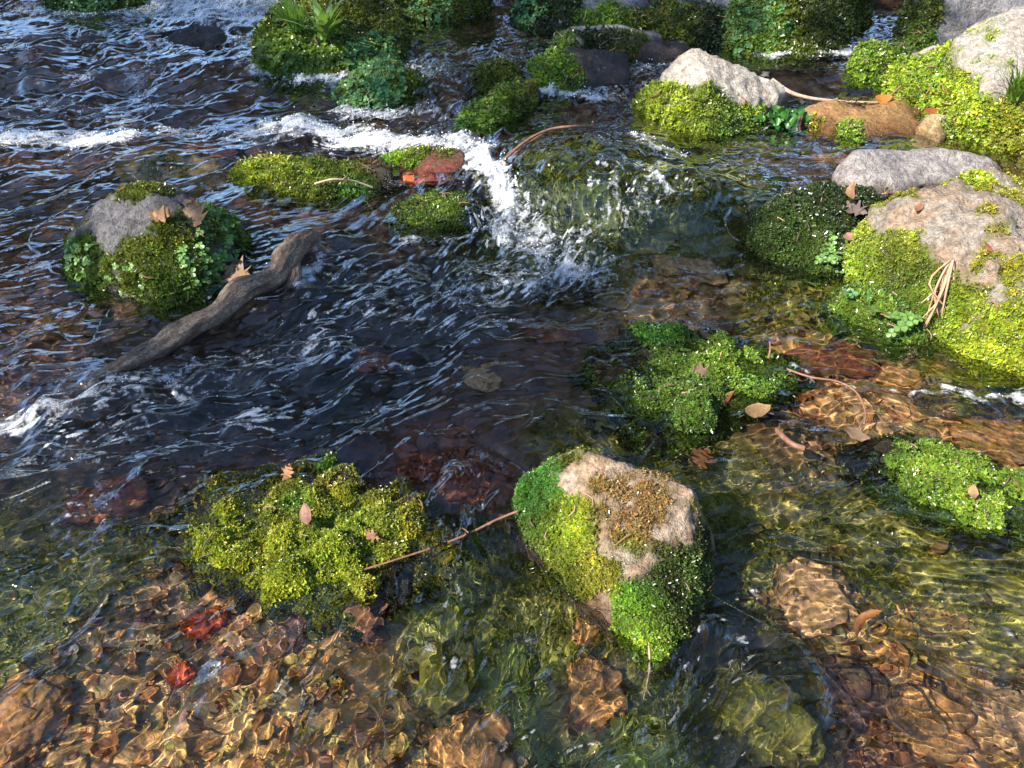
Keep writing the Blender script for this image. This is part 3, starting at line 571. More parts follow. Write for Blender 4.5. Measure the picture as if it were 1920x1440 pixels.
# ------------------------------------------------------------------ colour of the bed by place
BC = dict(ochre=(.70, .36, .095), tan=(.62, .35, .15), brown=(.13, .062, .034), mossy=(.075, .10, .014), red=(.22, .065, .03), olive=(.19, .175, .025), green=(.14, .19, .02), dark=(.022, .016, .012), orange=(.50, .235, .07))  # 'dark' also puts the mid-stream shade into the bed colour
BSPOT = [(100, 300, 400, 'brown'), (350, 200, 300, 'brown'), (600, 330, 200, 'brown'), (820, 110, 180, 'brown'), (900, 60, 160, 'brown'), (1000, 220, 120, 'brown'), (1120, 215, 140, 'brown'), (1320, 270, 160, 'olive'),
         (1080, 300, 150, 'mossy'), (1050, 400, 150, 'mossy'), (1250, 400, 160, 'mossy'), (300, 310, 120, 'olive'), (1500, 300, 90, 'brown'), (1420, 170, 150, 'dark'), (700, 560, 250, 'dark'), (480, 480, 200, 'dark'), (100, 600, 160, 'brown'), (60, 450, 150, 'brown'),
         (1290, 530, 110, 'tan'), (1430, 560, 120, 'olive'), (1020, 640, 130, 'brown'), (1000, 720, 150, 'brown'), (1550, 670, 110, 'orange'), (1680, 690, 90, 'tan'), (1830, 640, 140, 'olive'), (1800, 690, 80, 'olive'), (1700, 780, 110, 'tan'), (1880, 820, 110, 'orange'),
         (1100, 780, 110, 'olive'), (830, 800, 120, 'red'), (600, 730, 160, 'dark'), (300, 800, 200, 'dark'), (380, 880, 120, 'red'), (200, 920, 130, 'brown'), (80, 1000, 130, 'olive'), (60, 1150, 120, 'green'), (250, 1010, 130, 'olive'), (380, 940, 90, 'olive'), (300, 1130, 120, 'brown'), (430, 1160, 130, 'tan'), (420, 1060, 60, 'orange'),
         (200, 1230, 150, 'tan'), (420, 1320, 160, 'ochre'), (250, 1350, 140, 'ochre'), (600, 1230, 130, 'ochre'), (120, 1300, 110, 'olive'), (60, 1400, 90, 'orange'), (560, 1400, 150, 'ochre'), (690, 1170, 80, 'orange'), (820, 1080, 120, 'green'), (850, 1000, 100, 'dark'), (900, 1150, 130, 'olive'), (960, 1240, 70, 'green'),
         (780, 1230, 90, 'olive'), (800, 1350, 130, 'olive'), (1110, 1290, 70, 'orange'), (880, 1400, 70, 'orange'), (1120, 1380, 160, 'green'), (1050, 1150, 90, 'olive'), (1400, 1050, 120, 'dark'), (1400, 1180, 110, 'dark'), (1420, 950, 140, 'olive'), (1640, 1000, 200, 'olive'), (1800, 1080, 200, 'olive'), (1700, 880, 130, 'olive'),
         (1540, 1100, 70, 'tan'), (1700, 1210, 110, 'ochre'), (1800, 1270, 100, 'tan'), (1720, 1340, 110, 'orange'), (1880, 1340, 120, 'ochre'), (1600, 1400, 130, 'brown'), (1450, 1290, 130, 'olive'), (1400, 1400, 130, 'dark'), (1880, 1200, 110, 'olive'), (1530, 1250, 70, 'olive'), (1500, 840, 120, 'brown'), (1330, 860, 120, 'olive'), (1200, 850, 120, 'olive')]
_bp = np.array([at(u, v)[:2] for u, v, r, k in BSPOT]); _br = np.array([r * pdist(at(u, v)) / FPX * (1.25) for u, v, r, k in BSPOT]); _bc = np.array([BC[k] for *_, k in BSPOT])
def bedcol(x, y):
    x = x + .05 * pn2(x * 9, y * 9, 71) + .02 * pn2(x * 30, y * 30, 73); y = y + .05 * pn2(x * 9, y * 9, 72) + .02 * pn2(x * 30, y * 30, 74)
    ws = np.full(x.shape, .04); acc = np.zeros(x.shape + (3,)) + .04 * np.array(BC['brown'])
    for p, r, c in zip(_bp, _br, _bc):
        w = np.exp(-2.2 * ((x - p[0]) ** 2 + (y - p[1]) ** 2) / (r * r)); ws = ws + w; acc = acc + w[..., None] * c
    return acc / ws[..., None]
def halfw(y): return .5 + .62 * y
def depth(x, y):
    d = .085 + .02 * fbm2(x * 3, y * 3, 2, 31)
    d = d + .05 * np.exp(-(((x + .35) / .5) ** 2 + ((y - 1.5) / .35) ** 2)) - .02 * sst(1.1, .7, y)
    for H, a, b in ((HUMP, .33, .3), (HUMP2, .22, .18), (HUMP3, .28, .13)):
        d = d - .055 * np.exp(-(((x - H[0]) / a) ** 2 + ((y - H[1]) / b) ** 2) ** 2)
    return np.maximum(d, .022)
def bedz(x, y):
    z = Wb(x, y) - depth(x, y)
    z = z + .012 * fbm2(x * 14, y * 14, 3, 33) + .012 * np.maximum(fbm2(x * 7, y * 7, 2, 37), 0)
    e = np.maximum(np.abs(x) - 1.28 * halfw(np.clip(y, .3, 7)), 0)       # banks
    z = z + np.minimum(e * .9, .5 + e * .12) + .25 * np.minimum(np.maximum(y - 6.2, 0), 4) + .4 * np.clip(.25 - y, 0, 1.2)
    return z + .04 * fbm2(x * 1.3, y * 1.3, 3, 35) * sst(0, .3, e)
def spaced(a, b, n, far):
    f = np.linspace(a, b, n); g = np.geomspace(1, far, 22)[1:] - 1
    return np.concatenate([(a - g)[::-1], f, b + g])
xs = spaced(-4.6, 4.6, 620, 70.); ys = spaced(.2, 6.4, 480, 70.)
X, Y = np.meshgrid(xs, ys); Z = bedz(X, Y)
e = np.maximum(np.abs(X) - 1.28 * halfw(np.clip(Y, .3, 7)), 0) + np.maximum(Y - 6.3, 0)
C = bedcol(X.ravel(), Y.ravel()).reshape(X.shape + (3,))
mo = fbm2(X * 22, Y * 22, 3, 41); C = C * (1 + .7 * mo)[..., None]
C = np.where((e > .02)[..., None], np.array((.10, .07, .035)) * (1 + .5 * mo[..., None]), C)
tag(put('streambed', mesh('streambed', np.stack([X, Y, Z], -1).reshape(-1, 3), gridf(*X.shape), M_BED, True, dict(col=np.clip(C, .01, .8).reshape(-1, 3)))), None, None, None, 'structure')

# ------------------------------------------------------------------ flow, waves and foam
FLOW = [(100, 150, -1, .1), (200, 250, -1, .15), (300, 100, -.9, .4), (450, 30, -.7, .6), (600, 260, -1, .1), (830, 160, -.6, .8), (770, 130, -.5, .8), (900, 350, .3, 1), (940, 400, .3, 1), (1000, 380, -.3, .9), (1100, 330, -.8, .5), (1120, 430, -.2, .9), (1250, 420, -.2, .9), (1390, 390, -.75, .5),
        (1250, 290, -.9, .3), (1500, 120, -.9, .2), (1450, 240, -1, .1), (1000, 500, -.7, .5), (820, 600, -.85, .45), (600, 650, -.9, .35), (300, 800, -.95, .25), (100, 800, -.9, .4), (60, 950, -1, .2), (450, 780, -1, .2), (1000, 680, -1, .05), (1100, 760, -1, .05), (1250, 560, -1, .15),
        (850, 930, 0, 1), (850, 1050, .1, 1), (840, 1250, -.4, .9), (300, 1150, -.8, .55), (150, 1350, -.8, .4), (550, 1350, -.4, .8), (1240, 1260, -.35, .95), (1380, 1330, -.8, .6), (1650, 1080, -.95, -.15), (1800, 1250, -.95, -.2), (1700, 1380, -.95, -.05), (1750, 720, -.95, -.25), (1500, 800, -.9, .3), (1880, 820, -.9, -.3), (1050, 1400, -.7, .5), (600, 450, -.9, .3), (200, 620, -1, .1)]
_fp = []; _fa = []
for (u, v, du, dv) in FLOW:
    p = P0(u, v); q = P0(u + 12 * du, v + 12 * dv); _fp.append(p[:2]); _fa.append(math.atan2(q[1] - p[1], q[0] - p[0]))
_fp = np.array(_fp); _fa = np.array(_fa)
def flow2(x, y):
    """twice the flow angle (stretching has no sign)"""
    c = 0; s = 0
    for p, a in zip(_fp, _fa):
        w = 1 / (((x - p[0]) ** 2 + (y - p[1]) ** 2) / (p[1] * p[1]) + .004) ** 1.5
        c = c + w * math.cos(2 * a); s = s + w * math.sin(2 * a)
    return np.arctan2(s, c)
def poly_field(specs, x, y, wob=.0):
    F = np.zeros(x.shape)
    for pts, w, st in specs:
        P = [P0(u, v)[:2] for u, v in pts]; d2 = np.full(x.shape, 1e9)
        if len(P) == 1: P = P * 2
        for a, b in zip(P[:-1], P[1:]):
            ab = b - a; L2 = max(ab @ ab, 1e-9); t = np.clip(((x - a[0]) * ab[0] + (y - a[1]) * ab[1]) / L2, 0, 1)
            d2 = np.minimum(d2, (x - a[0] - t * ab[0]) ** 2 + (y - a[1] - t * ab[1]) ** 2)
        F = np.maximum(F, st * np.exp(-d2 / (w * w * 1.5)))
    return F
FOAM = [([(260, 8), (350, 30), (450, 45), (530, 15)], .26, .9), ([(120, 70), (250, 60), (300, 110)], .12, .45), ([(60, 200), (200, 210)], .14, .42), ([(400, 0), (500, -20)], .25, .9), ([(40, 42), (200, 46), (330, 52), (430, 78)], .10, .7), ([(330, 97), (500, 102)], .06, .7), ([(500, 148), (560, 155), (640, 168)], .07, .85), ([(400, 140), (500, 150)], .06, .55),
        ([(130, 155), (180, 160)], .06, .6), ([(230, 230), (260, 190), (270, 150)], .10, .55), ([(250, 215)], .12, .6), ([(0, 266), (120, 260), (180, 276), (250, 272)], .06, .95), ([(310, 250), (380, 258)], .06, .65),
        ([(480, 255), (600, 245), (690, 262), (800, 280), (850, 290)], .085, 1.0), ([(640, 262), (720, 272)], .08, 1.1), ([(640, 212), (740, 222)], .07, .75), ([(760, 215), (850, 215)], .07, .6), ([(745, 105), (790, 150), (850, 170)], .09, .5), ([(640, 170), (700, 215)], .05, .5),
        ([(850, 268), (890, 310), (925, 360), (958, 405)], .05, .95), ([(900, 300), (880, 285)], .06, .9), ([(955, 415), (890, 440), (760, 456)], .035, .6), ([(960, 425), (1000, 470), (1080, 512)], .10, .72), ([(900, 560), (1040, 500)], .12, .58), ([(1100, 460), (1250, 400)], .10, .42), ([(560, 470), (640, 500)], .10, .42), ([(820, 600), (700, 560)], .12, .42), ([(300, 740), (600, 650)], .09, .42), ([(120, 850), (480, 770)], .09, .36), ([(1015, 180), (1085, 180), (1120, 192)], .055, .95), ([(1125, 180), (1200, 155), (1265, 112)], .10, .62),
        ([(1185, 288), (1215, 306), (1262, 300)], .055, .62), ([(1210, 285), (1240, 318)], .05, .55), ([(1430, 122), (1520, 118), (1600, 122)], .07, .8), ([(1300, 100), (1420, 100)], .05, .45), ([(1560, 90), (1590, 60)], .06, .4), ([(0, 805), (100, 782), (230, 745)], .05, .62), ([(170, 690), (240, 720), (300, 715)], .05, .6), ([(580, 450), (600, 490), (560, 540)], .03, .8), ([(280, 712), (350, 742)], .025, .6), ([(560, 655), (690, 680)], .05, .5), ([(730, 680), (775, 690)], .02, .8),
        ([(1770, 732), (1840, 748), (1920, 756)], .018, .8), ([(1480, 690), (1520, 718)], .014, .6), ([(1590, 722), (1760, 742)], .014, .55), ([(1220, 388), (1260, 402)], .03, .7), ([(1130, 370), (1160, 440)], .03, .5), ([(1010, 440), (1040, 560)], .05, .45), ([(860, 560), (900, 620)], .08, .4), ([(250, 760)], .06, .5),
        ([(740, 30), (900, 50)], .08, .45), ([(950, 10), (930, 40)], .06, .7), ([(650, 40)], .1, .0)]
ROUGH = [([(950, 350), (1050, 430), (1220, 450)], .10, .3), ([(180, 700), (320, 740)], .12, .6), ([(80, 1180), (350, 1250), (620, 1350)], .3, .30), ([(1650, 1120), (1850, 1300)], .25, .18), ([(1200, 560), (1500, 580)], .3, .2), ([(1600, 850), (1300, 830)], .25, .12), ([(100, 420), (100, 620)], .3, .3), ([(0, 150), (300, 180), (300, 260)], .6, 1.0), ([(450, 30)], .6, 1.2), ([(500, 240), (850, 280)], .25, 1.0), ([(800, 150), (1000, 190)], .3, .9), ([(900, 330), (960, 410), (1050, 500)], .16, 1.2), ([(1100, 400), (1250, 400)], .25, .8), ([(560, 560), (900, 600)], .32, .95), ([(100, 780), (300, 740), (620, 670)], .24, 1.3), ([(40, 940), (420, 830)], .16, 1.25),
         ([(1250, 290)], .2, .7), ([(1400, 390)], .15, .8), ([(1520, 115)], .25, .8), ([(850, 930), (860, 1060), (830, 1250)], .07, .9), ([(1260, 1250), (1380, 1340), (1320, 1420)], .11, 1.45), ([(1750, 735), (1920, 755)], .05, .8), ([(1000, 1430), (1150, 1400)], .1, .8)]
nr, nc = 1500, 1120
yw = np.geomspace(.34, 7.2, nr); sw = np.linspace(-1, 1, nc)
Y, S = np.meshgrid(yw, sw, indexing='ij'); X = S * halfw(Y) * 1.36
X = X.ravel(); Y = Y.ravel()
fl = flow2(X, Y)
A = .22 + .06 * pn2(X * 2, Y * 2, 81) + poly_field(ROUGH, X, Y); A = A * (1 + .7 * pn2(X * 3.1, Y * 3.1, 82) + .4 * pn2(X * 7, Y * 7, 83)); A = np.clip(A, .12, 1.6)
FM = poly_field(FOAM, X + .03 * pn2(X * 8, Y * 8, 90) + .015 * pn2(X * 25, Y * 25, 92), Y + .03 * pn2(X * 8, Y * 8, 91) + .015 * pn2(X * 25, Y * 25, 93))
h = np.zeros(X.shape); lace = np.zeros(X.shape); lace2 = np.zeros(X.shape)
NB = 10
for b in range(NB):
    th2 = 2 * math.pi * b / NB
    dd = np.abs((fl - th2 + math.pi) % (2 * math.pi) - math.pi); w = np.clip(1 - dd / (2 * math.pi / NB), 0, 1)
    m = np.nonzero(w > 0)[0]
    if len(m) == 0: continue
    th = th2 / 2; x = X[m]; y = Y[m]; s = x * math.cos(th) + y * math.sin(th); c = -x * math.sin(th) + y * math.cos(th)
    s = s + .03 * pn2(x * 6, y * 6, 60); c = c + .03 * pn2(x * 6, y * 6, 61)
    a = A[m]; hb = 0
    for (lam, amp, st, pw, sd) in ((.24, .022, 1.3, 1.15, 1), (.11, .020, 1.5, 1.15, 2), (.055, .0135, 1.9, 1.1, 3), (.030, .0072, 2.0, .95, 4), (.017, .0032, 2.1, .7, 5), (.010, .0011, 2.0, .55, 6)):
        fade = sst(1.6, 3.2, lam / (.0021 * y * 1.3))
        n = pn2(s / (lam * st) + b * 7.7, c / lam + b * 3.1, 100 + sd)
        if sd in (2, 3, 4): n = np.where(a > .5, .55 * n + .45 * (1 - 2 * np.abs(pn2(s / (lam * st * 1.3) + b, c / (lam * 1.3), 120 + sd))), n)
        hb = hb + amp * fade * a ** pw * n
    h[m] += w[m] * hb
    fk = pn2(s / .04 + b * 5, c / .011, 150) + .5 * pn2(s / .12 + b, c / .05, 151); lace2[m] += w[m] * sst(.38, .62, fk)
    rid = 1 - 2.2 * np.abs(pn2(s / .09 + b, c / .035, 140)); rid2 = 1 - 2.2 * np.abs(pn2(s / .045 + b * 2, c / .02, 141))
    lace[m] += w[m] * (.5 * rid + .5 * rid2 + .7 * pn2(s / .3, c / .06, 142))
foam = np.clip(FM * (.62 + .42 * lace) + np.clip(A - .45, 0, .6) * .8 * lace2 - .06, 0, 1.2) * (FM + A > .3)
Zw = Wb(X, Y) + h + np.clip(FM, 0, 1.1) * (.006 + .007 * lace) * sst(.15, .6, FM)
# ripples thrown up against whatever stands in the stream
tag(put('stream_water', mesh('stream_water', np.stack([X, Y, Zw], -1), gridf(nr, nc), M_WATER, True, dict(foam=foam))), None, None, None, 'structure')
WATER = bpy.data.objects['stream_water']
Zg = Zw.reshape(nr, nc); Fg = foam.reshape(nr, nc)
print('water', round(time.time() - T00, 1))
def wz(x, y):
    r = np.clip(np.round(np.log(np.asarray(y) / .34) / math.log(7.2 / .34) * (nr - 1)).astype(int), 0, nr - 1)
    c = np.clip(np.round((np.asarray(x) / (halfw(np.asarray(y)) * 1.36) + 1) / 2 * (nc - 1)).astype(int), 0, nc - 1)
    return Zg[r, c], Fg[r, c]

# ------------------------------------------------------------------ froth: bubbles and flung drops where the water is white
def ico(sub):
    bm = bmesh.new(); bmesh.ops.create_icosphere(bm, subdivisions=sub, radius=1); V = np.array([v.co[:] for v in bm.verts]); F = np.array([[v.index for v in f.verts] for f in bm.faces]); bm.free(); return V, F
IV, IF = ico(1)
def blobs(P, R, squash=(1, 1, 1), seed=0, jit=.25):
    r = np.random.default_rng(seed); n = len(P); V = IV[None] * (1 + jit * r.normal(size=(n, len(IV), 1)) * .5)
    S = np.asarray(squash) * (1 + .3 * r.uniform(-1, 1, (n, 3))); a = r.uniform(0, 6.28, n)
    V = V * (R[:, None] * S)[:, None, :]
    x = V[..., 0] * np.cos(a)[:, None] - V[..., 1] * np.sin(a)[:, None]; y = V[..., 0] * np.sin(a)[:, None] + V[..., 1] * np.cos(a)[:, None]
    V = np.stack([x, y, V[..., 2]], -1) + P[:, None, :]
    F = IF[None] + (np.arange(n) * len(IV))[:, None, None]
    return V.reshape(-1, 3), F.reshape(-1, 3)
def inview(n, ymax=5.2, pw=1.0):
    y = rng.uniform(.42 ** pw, ymax ** pw, n) ** (1 / pw); x = rng.uniform(-1, 1, n) * halfw(y) * 1.12; return x, y
fx, fy = inview(500000); fz, ff = wz(fx, fy)
keep = (ff > .45) & (rng.uniform(size=len(fx)) < np.clip(ff, 0, 1) * .35); fx, fy, fz, ff = fx[keep][:11000], fy[keep][:11000], fz[keep][:11000], ff[keep][:11000]
R = np.clip(.0007 * (fy + .5), .0009, .0028) * rng.uniform(.5, 1.3, len(fx)) * np.where(rng.uniform(size=len(fx)) < .05, 1.5, 1)
lift = np.where(rng.uniform(size=len(fx)) < .18, rng.exponential(.012, len(fx)), 0)
v, f = blobs(np.stack([fx, fy, fz + R * .2 + lift], -1), R, seed=4, jit=.1)
M_FROTH = NT('white froth'); _b = M_FROTH.bsdf((.85, .87, .9), .15); _b.inputs['Subsurface Weight'].default_value = 0; M_FROTH = M_FROTH.fin(_b.outputs[0])
tag(put('foam_bubbles', mesh('foam_bubbles', v, f, M_FROTH)), 'white froth bubbles and flung drops along the rapids', 'foam', None, 'stuff')

# ------------------------------------------------------------------ gravel, leaf litter and weed on the bed
gx, gy = inview(4200, 4.6); R = np.clip(rng.lognormal(-5.0, .55, len(gx)), .003, .022) * (.7 + .25 * gy)
bc = bedcol(gx, gy); lum = bc.max(1); keepg = (rng.uniform(size=len(gx)) < np.clip(lum * 3.2, .25, 1)); gx, gy, R, bc = gx[keepg], gy[keepg], R[keepg], bc[keepg]
gz = bedz(gx, gy) + R * .25; gz = np.minimum(gz, Wb(gx, gy) - R * .5 - .012)
IV, IF = ico(2)
v, f = blobs(np.stack([gx, gy, gz], -1), R, (1.2, .85, .42), 5, .5)
cc = bc * rng.uniform(.45, 1.6, (len(gx), 1)) * (1 + .25 * rng.normal(size=(len(gx), 3)) * .6); cc = np.where(rng.uniform(size=(len(gx), 1)) < .08, rng.uniform(.3, .5, (len(gx), 1)) * np.array((1, .95, .85)), cc)
tag(put('gravel', mesh('gravel', v, f, M_PEB, True, dict(col=np.clip(np.repeat(cc, len(IV), 0), .015, .75)))), 'loose brown and ochre gravel lying on the stream bed', 'gravel', None, 'stuff')

OAK = [(0, 0), (.03, .10), (.13, .16), (.10, .24), (.24, .34), (.34, .33), (.27, .42), (.16, .46), (.28, .56), (.42, .66), (.36, .70), (.22, .68), (.20, .76), (.24, .86), (.12, .84), (.08, .95), (0, 1.0)]
def leaf_poly(kind='oak'):
    if kind == 'oak': h = OAK
    elif kind == 'beech': h = [(0, 0), (.12, .08), (.24, .25), (.29, .45), (.24, .68), (.12, .88), (0, 1)]
    else: h = [(0, 0), (.06, .06), (.16, .2), (.2, .4), (.16, .65), (.07, .9), (0, 1)]
    return np.array(h)
def leaf_mesh(kind, L, curl, seed):
    """a dead leaf: two halves joined along a midrib, curled and rippled, with its stalk and a real thickness"""
    r = np.random.default_rng(seed); H = leaf_poly(kind); V = []; F = []
    rows = []
    for sgn in (1, -1):
        q = H.copy(); q[:, 0] *= sgn * (1 + .15 * r.normal()); q[1:-1] += .02 * r.normal(size=q[1:-1].shape); rows.append(q)
    n = len(H)
    mid = np.stack([np.zeros(n), H[:, 1]], -1)
    P = np.concatenate([mid, mid * .45 + rows[0] * .55, rows[0], mid * .45 + rows[1] * .55, rows[1]])
    x, y = P[:, 0], P[:, 1] - .5
    z = curl * (1.6 * x * x - .5 * np.abs(x)) + curl * .9 * y * y + .035 * np.sin(9 * y + seed) * np.abs(x) * 3 + .03 * pn2(x * 5 + seed, y * 5, 9)
    V = np.stack([x, y, z], -1)
    for a, b in ((0, 1), (1, 2)):
        for i in range(n - 1): F.append((a * n + i, b * n + i, b * n + i + 1, a * n + i + 1))
    for a, b in ((0, 3), (3, 4)):
        for i in range(n - 1): F.append((a * n + i + 1, b * n + i + 1, b * n + i, a * n + i))
    m = len(V); V2 = V - np.array((0, 0, .006)); F += [tuple(i + m for i in f[::-1]) for f in F]; V = np.concatenate([V, V2])
    sv, sf = tube([(0, -.5, 0), (.02, -.62, .02), (.05, -.75, .04)], [.012, .01, .008], 5, sub=2)
    V, F = join([(V, F), (sv, sf)]); return V * L, F
def orient(V, n, yaw):
    n = np.asarray(n, float); n = n / np.linalg.norm(n); a = np.array((math.cos(yaw), math.sin(yaw), 0)); a = a - n * (a @ n); a /= np.linalg.norm(a); b = np.cross(n, a)
    return V[:, :1] * b * -1 + V[:, 1:2] * a + V[:, 2:] * n
def dead_leaf(p, n, yaw, L, kind, col, label, curl=.5, group=None, seed=1, name='fallen_leaf'):
    V, F = leaf_mesh(kind, L, curl, seed); V = orient(V, n, yaw)
    c = np.array(col) * np.array((.80, .70, .55)) * (1 + .45 * pn3(V * 60, seed) + .25 * pn3(V * 160, seed))[:, None]
    o = put(name, pymesh(name, V, F, M_DRY, True, dict(col=np.clip(c, .01, .8)))); o.location = [float(t) for t in p]
    return tag(o, label, 'leaf', group)
# a carpet of drowned leaf scraps in the shallows
lx, ly = inview(9000, 2.6, 1.1); bc = bedcol(lx, ly); ok = (bc[:, 0] > .17) & (bc[:, 0] > bc[:, 1] * 1.25); lx, ly, bc = lx[ok], ly[ok], bc[ok]
Vs = []; Fs = []; Cs = []; n0 = 0
scr = [leaf_mesh(k, 1, .7, i) for i, k in enumerate(('beech', 'oak', 'slim', 'beech', 'oak'))]
scr = [(V[:, :], F) for V, F in scr]
for i in range(min(1300, len(lx))):
    V, F = scr[i % 5]; L = rng.uniform(.02, .055); nn = np.array((.5 * rng.normal(), .5 * rng.normal(), 1)); V = orient(V * L, nn, rng.uniform(0, 6.28))
    z = min(float(bedz(lx[i], ly[i])) + .008, float(Wb(lx[i], ly[i])) - .03)
    V = V + np.array((lx[i], ly[i], z)); Vs.append(V); Fs += [tuple(int(a) + n0 for a in f) for f in F]; n0 += len(V)
    c = bc[i] * rng.uniform(.5, 1.5) * np.array((1.08, rng.uniform(.74, 1.0), .8)); c = np.clip(c, .02, .62) if rng.uniform() > .06 else np.array((.6, .5, .3)); Cs.append(np.tile(c, (len(V), 1)))
tag(put('leaf_litter', pymesh('leaf_litter', np.concatenate(Vs), Fs, M_DRY, True, dict(col=np.concatenate(Cs)))), 'carpet of drowned brown and ochre leaf scraps in the sunny shallows', 'leaf litter', None, 'stuff')
# trailing weed combed by the current
wx, wy = inview(60000, 3.2, 1.3); bc = bedcol(wx, wy); green = bc[:, 1] / bc[:, 0]
ok = (green > .72) & (rng.uniform(size=len(wx)) < np.clip((green - .7) * 3, 0, 1) * sst(-.25, .35, fbm2(wx * 6, wy * 6, 2, 77) + .1)); wx, wy, bc = wx[ok][:14000], wy[ok][:14000], bc[ok][:14000]
fa = flow2(wx, wy) / 2; fd = np.stack([np.cos(fa), np.sin(fa)], -1); fd = np.where(((fd[:, 1] > 0) & (np.abs(fd[:, 0]) < .9) | (fd[:, 0] > .7))[:, None], -fd, fd)
Lw = rng.uniform(.02, .06, len(wx)) * (.7 + .25 * wy); pts = []; x, y = wx.copy(), wy.copy(); z0 = bedz(wx, wy)
side = np.stack([-fd[:, 1], fd[:, 0]], -1); ph = rng.uniform(0, 6.28, len(wx)); wd_ = .0011 * (.6 + .5 * wy) * rng.uniform(.7, 1.6, len(wx))
for k in range(5):
    t = k / 4; px = wx + fd[:, 0] * Lw * t + side[:, 0] * .006 * np.sin(ph + 5 * t); py = wy + fd[:, 1] * Lw * t + side[:, 1] * .006 * np.sin(ph + 5 * t)
    z = np.minimum(np.maximum(z0 + .02 * math.sin(2.5 * t) * (1 + .6 * np.sin(ph)), bedz(px, py) + .003), Wb(px, py) - .012)
    w_ = wd_ * (1 - .7 * t)
    pts += [np.stack([px - side[:, 0] * w_, py - side[:, 1] * w_, z], -1), np.stack([px + side[:, 0] * w_, py + side[:, 1] * w_, z], -1)]
V = np.stack(pts, 1); n = len(wx); F = np.concatenate([np.arange(n)[:, None] * 10 + np.array((2 * k, 2 * k + 1, 2 * k + 3, 2 * k + 2)) for k in range(4)])
cw = np.where(rng.uniform(size=(n, 1)) < .3, np.array((.25, .24, .03)), bc * np.array((1.0, 1.15, .8))) * rng.uniform(.5, 1.6, (n, 1))
tag(put('water_weed', mesh('water_weed', V.reshape(-1, 3), F, M_WEED, True, dict(col=np.clip(np.repeat(cw, 10, 0), .01, .7)))), 'olive water weed trailing along the stream bed with the current', 'water weed', None, 'stuff')

mx_, my_ = inview(90000, 3.0, 1.2); bc = bedcol(mx_, my_); ok = (bc[:, 1] / bc[:, 0] > .68) & (fbm2(mx_ * 9, my_ * 9, 3, 55) > -.1) & (rng.uniform(size=len(mx_)) < .55); mx_, my_, bc = mx_[ok][:26000], my_[ok][:26000], bc[ok][:26000]
mz = bedz(mx_, my_); lump = np.clip(fbm2(mx_ * 9, my_ * 9, 3, 55) + .1, 0, 1) * .045 * rng.uniform(.2, 1, len(mx_)); mz = np.minimum(mz + lump, Wb(mx_, my_) - .014)
mcol = np.where((fbm2(mx_ * 5, my_ * 5, 2, 56) > .1)[:, None], np.array((.24, .27, .03)), np.array((.13, .15, .02)))
nn = np.stack([.4 * rng.normal(size=len(mx_)), .4 * rng.normal(size=len(mx_)), np.ones(len(mx_))], -1)
v, f, c = leaves_on(np.stack([mx_, my_, mz], -1), nrm(nn), np.clip(.0055 * (my_ + .5), .006, .016), mcol, 4, 1.0, .5, 8)
tag(put('drowned_moss', mesh('drowned_moss', v, f, M_MOSS, False, dict(col=c))), 'drowned yellow-green moss growing over the shallow stream bed', 'moss', None, 'stuff')

